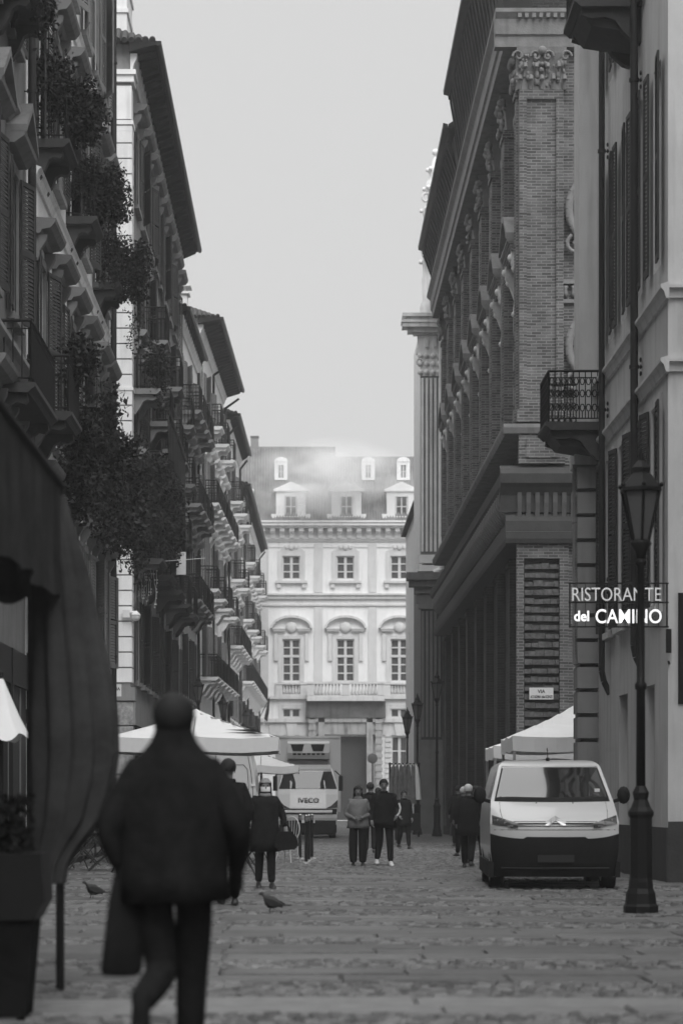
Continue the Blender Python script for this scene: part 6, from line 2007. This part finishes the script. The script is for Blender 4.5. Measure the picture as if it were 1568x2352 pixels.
        sh.add(rows, [(j*ns+i, j*ns+(i+1)%ns, (j+1)*ns+(i+1)%ns, (j+1)*ns+i) for j in range(6) for i in range(ns)] + [tuple(range(ns)), tuple(6*ns+i for i in range(ns))], 0, True)
        sh.build('shoe', shoes or M_shoe, root)
    return root, J, k

# foreground walker, seen from behind (rot 180: its left is at camera left)
PI_ = math.pi
fX, fY = (399-700)/510, F/510
walk = person('large dark blurred figure walking away in the foreground with a bag in hand', fX, fY, 1.80, PI_,
    dict(kL=(.05,.0,.53), aL=(.125,.38,.42), tL=(.14,.47,.16), kR=(-.075,-.12,.5), aR=(-.06,-.22,.09), eL=(.295,.07,1.17), wL=(.24,.03,.99), eR=(-.3,.08,1.17), wR=(-.28,-.08,.97)),
    (M_dk, 0.86, 0.265, 0.2), hair=('nape', M_hair), skin=mat('shaded_skin', 0.02, 0.95, 0.3, 20, spec=0.08), shoes=M_dk2, rings=[(1.64,.072,.08),(1.60,.088,.095),(1.56,.105,.105),(1.515,.14,.12),(1.47,.195,.14),(1.42,.232,.16),(1.35,.252,.175),(1.22,.25,.19),(1.08,.24,.19),(0.95,.243,.195),(0.85,.245,.2),(0.845,.22,.17)])  # skin darkened to a silhouette: shade on head and hands put into the colour
b = MB()
rows = []
n = 20
for z, a_, c_ in ((1.0,.055,.02),(0.97,.075,.035),(0.85,.085,.045),(0.7,.09,.05),(0.55,.098,.05),(0.525,.085,.035),(0.52,.03,.02)):
    for i in range(n):
        t = 2*PI_*i/n; f_ = 1+.05*math.sin(4*t+z*9)
        rows.append((a_*f_*math.cos(t)+(z-0.75)*0.10, c_*f_*math.sin(t), z-0.52))
b.add(rows, [(j*n+i, j*n+(i+1)%n, (j+1)*n+(i+1)%n, (j+1)*n+i) for j in range(6) for i in range(n)], 0, True)
bag = empty('shopping_bag', (fX-0.215, fY-0.02, 0.52), 0, 'dark soft bag hanging from the hand of the foreground walker', 'bag')
b.build('bag_body', M_dk2, bag)
b = MB(); b.tube([(-.05,0,.42),(-.03,0,.48),(0,0,.45+.02),(.03,0,.48),(.05,0,.42)], .008, n=5); b.build('handle', M_dk2, bag)

person('person in a long black coat walking away, half hidden by the foreground walker', (524-700)/184, F/184, 1.86, PI_+0.1,
    dict(kL=(.09,.02,.5), aL=(.08,.14,.12), kR=(-.09,-.1,.52), aR=(-.09,-.16,.09), eL=(.26,.05,1.14), wL=(.28,-.03,.9), eR=(-.26,.05,1.12), wR=(-.2,-.12,.95)),
    (M_dk, 0.62, 0.235, 0.17))
wX, wY = (609-700)/152, F/152
person('fair haired woman in a white mask and long black coat carrying a handbag', wX, wY, 1.68, 0.12,
    dict(kL=(.09,-.05,.5), aL=(.1,-.04,.09), kR=(-.09,.02,.5), aR=(-.1,.06,.1), eL=(.29,.02,1.16), wL=(.31,-.1,.98), eR=(-.28,.04,1.15), wR=(-.3,-.05,.93)),
    (M_dk, 0.60, 0.24, 0.18), hair=('long', M_blond), mask=True, scarf=mat('pale_scarf', 0.2, 0.9, 0.4, 14))
hbg = empty('handbag', (wX+0.30, wY-0.1, 0.60), 0.1, 'black handbag on the arm of the masked woman', 'handbag')
b = MB(); b.prism([(-.17,0.04),(-.1,-.02),(.14,.0),(.2,.06),(.17,.18),(.1,.27),(-.12,.27)], 'y', -.07, .07); b.build('bag_body', M_dk, hbg)
b = MB(); b.tube([(-.08,0,.26),(-.07,0,.34),(0,0,.4),(.06,0,.34),(.08,0,.26)], .01, n=5); b.build('handle', M_dk, hbg)
person('person in a puffy grey jacket and wide dark trousers, hands held together', (822-700)/112, F/112, 1.66, 0.0,
    dict(kL=(.11,-.01,.48), aL=(.1,0,.07), kR=(-.11,0,.48), aR=(-.1,.02,.07), eL=(.28,.0,1.14), wL=(.1,-.2,1.08), eR=(-.28,.0,1.14), wR=(-.1,-.2,1.06)),
    (M_puff, 0.84, 0.25, 0.18), hair=('long', M_hair), puff=True, legw=1.4)
person('tall person in black with white trainers walking beside the grey jacket', (881-700)/112, F/112, 1.80, 0.05,
    dict(kL=(.12,-.06,.5), aL=(.13,-.12,.09), kR=(-.08,.02,.5), aR=(-.13,.14,.13), eL=(.28,.02,1.15), wL=(.24,-.16,1.02), eR=(-.27,.02,1.14), wR=(-.25,-.1,.92)),
    (M_dk, 0.78, 0.245, 0.17), shoes=M_wshoe)
tote = empty('white_cloth', ((916-700)/112, F/112-0.2, 1.1), 0, 'crumpled white cloth at the elbow of the tall person in black', 'cloth')
b = MB(); b.tube([(-.05,0,-.06),(.0,0,0.0),(.02,0,.1),(-.01,0,.2)], .022, n=6); b.build('cloth_roll', M_wplastic, tote)
for px, s2, H_, rt, lb, hr in ((850,92,1.82,PI_,'person in black seen from behind, between the pair and the portal',M_hair),(868,80,1.75,PI_,'dark figure directly behind the tall person in black',M_hair),
                               (927,82,1.66,0.4,'dark haired person in front of the hanging scarves',M_hair),(905,74,1.6,PI_,'small dark figure left of the hanging scarves',M_hair),
                               (1075,116,1.68,PI_-.2,'person with grey hair and dark coat standing left of the parked van',M_greyhair),(1092,112,1.66,0.5,'person in black squeezed against the side of the parked van',M_hair),
                               (1052,78,1.82,PI_,'tall dark person walking away along the brick palace',M_hair),(1064,95,1.7,PI_+.3,'dark figure in the small group left of the van',M_greyhair)):
    person(lb, (px-700)/s2, F/s2, H_, rt, dict(kL=(.1,-.1,.5), aL=(.1,-.16,.09), kR=(-.09,.02,.5), aR=(-.08,.2,.14), eL=(.26,.08,1.14), wL=(.25,-.04,.93), eR=(-.27,-.04,1.15), wR=(-.24,-.2,1.0)), (M_dk, 0.7, 0.235, 0.17), hair=('short', hr))

# ================================================================== AIR
def volume_box(name, x0, x1, y0, y1, z0, z1, dens, col=0.9, noise=None, kind='stuff', aniso=0.2):
    b = MB(); cx, cy, cz = (x0+x1)/2, (y0+y1)/2, (z0+z1)/2
    b.box(x0-cx,x1-cx,y0-cy,y1-cy,z0-cz,z1-cz)
    m = bpy.data.materials.new(name + '_air'); m.use_nodes = True; t = m.node_tree; t.nodes.clear()
    out = t.nodes.new('ShaderNodeOutputMaterial'); pv_ = t.nodes.new('ShaderNodeVolumePrincipled')
    pv_.inputs['Color'].default_value = (col,)*3 + (1,); pv_.inputs['Density'].default_value = dens; pv_.inputs['Anisotropy'].default_value = aniso
    t.links.new(pv_.outputs[0], out.inputs['Volume'])
    if noise:
        tc = t.nodes.new('ShaderNodeTexCoord'); n1 = t.nodes.new('ShaderNodeTexNoise'); n1.inputs['Scale'].default_value = noise; n1.inputs['Detail'].default_value = 5
        mp = t.nodes.new('ShaderNodeMapping'); mp.inputs['Rotation'].default_value = (0, R(28), 0); mp.inputs['Scale'].default_value = (0.6,1,1.3)
        t.links.new(tc.outputs['Object'], mp.inputs['Vector']); t.links.new(mp.outputs[0], n1.inputs['Vector'])
        # fade towards the edges of the puff
        ln = t.nodes.new('ShaderNodeVectorMath'); ln.operation = 'MULTIPLY'
        ln.inputs[1].default_value = (2/(x1-x0), 2/(y1-y0), 2/(z1-z0)); t.links.new(tc.outputs['Object'], ln.inputs[0])
        le = t.nodes.new('ShaderNodeVectorMath'); le.operation = 'LENGTH'; t.links.new(ln.outputs[0], le.inputs[0])
        fd = t.nodes.new('ShaderNodeMapRange'); fd.inputs['From Min'].default_value = 0.25; fd.inputs['From Max'].default_value = 1.0; fd.inputs['To Min'].default_value = 1; fd.inputs['To Max'].default_value = 0
        t.links.new(le.outputs['Value'], fd.inputs['Value'])
        mr = t.nodes.new('ShaderNodeMapRange'); mr.inputs['From Min'].default_value = 0.42; mr.inputs['From Max'].default_value = 0.66; mr.inputs['To Max'].default_value = dens
        t.links.new(n1.outputs['Fac'], mr.inputs['Value'])
        mu = t.nodes.new('ShaderNodeMath'); mu.operation = 'MULTIPLY'; t.links.new(mr.outputs[0], mu.inputs[0]); t.links.new(fd.outputs[0], mu.inputs[1])
        t.links.new(mu.outputs[0], pv_.inputs['Density'])
    return tag(b.build(name, m, None, (cx,cy,cz)), kind=kind)
volume_box('haze', -40, 45, -30, 200, -1, 32, 0.0008, 0.97)
volume_box('steam', XF(540), XF(965), YF-5, YF+3.5, ZF(1215), ZF(1005), 1.2, 0.93, noise=0.3, aniso=0.0)


# ------------------------------------------------------------------ tidy up the pattern windows and balconies
for o in hidden:
    kill(o)
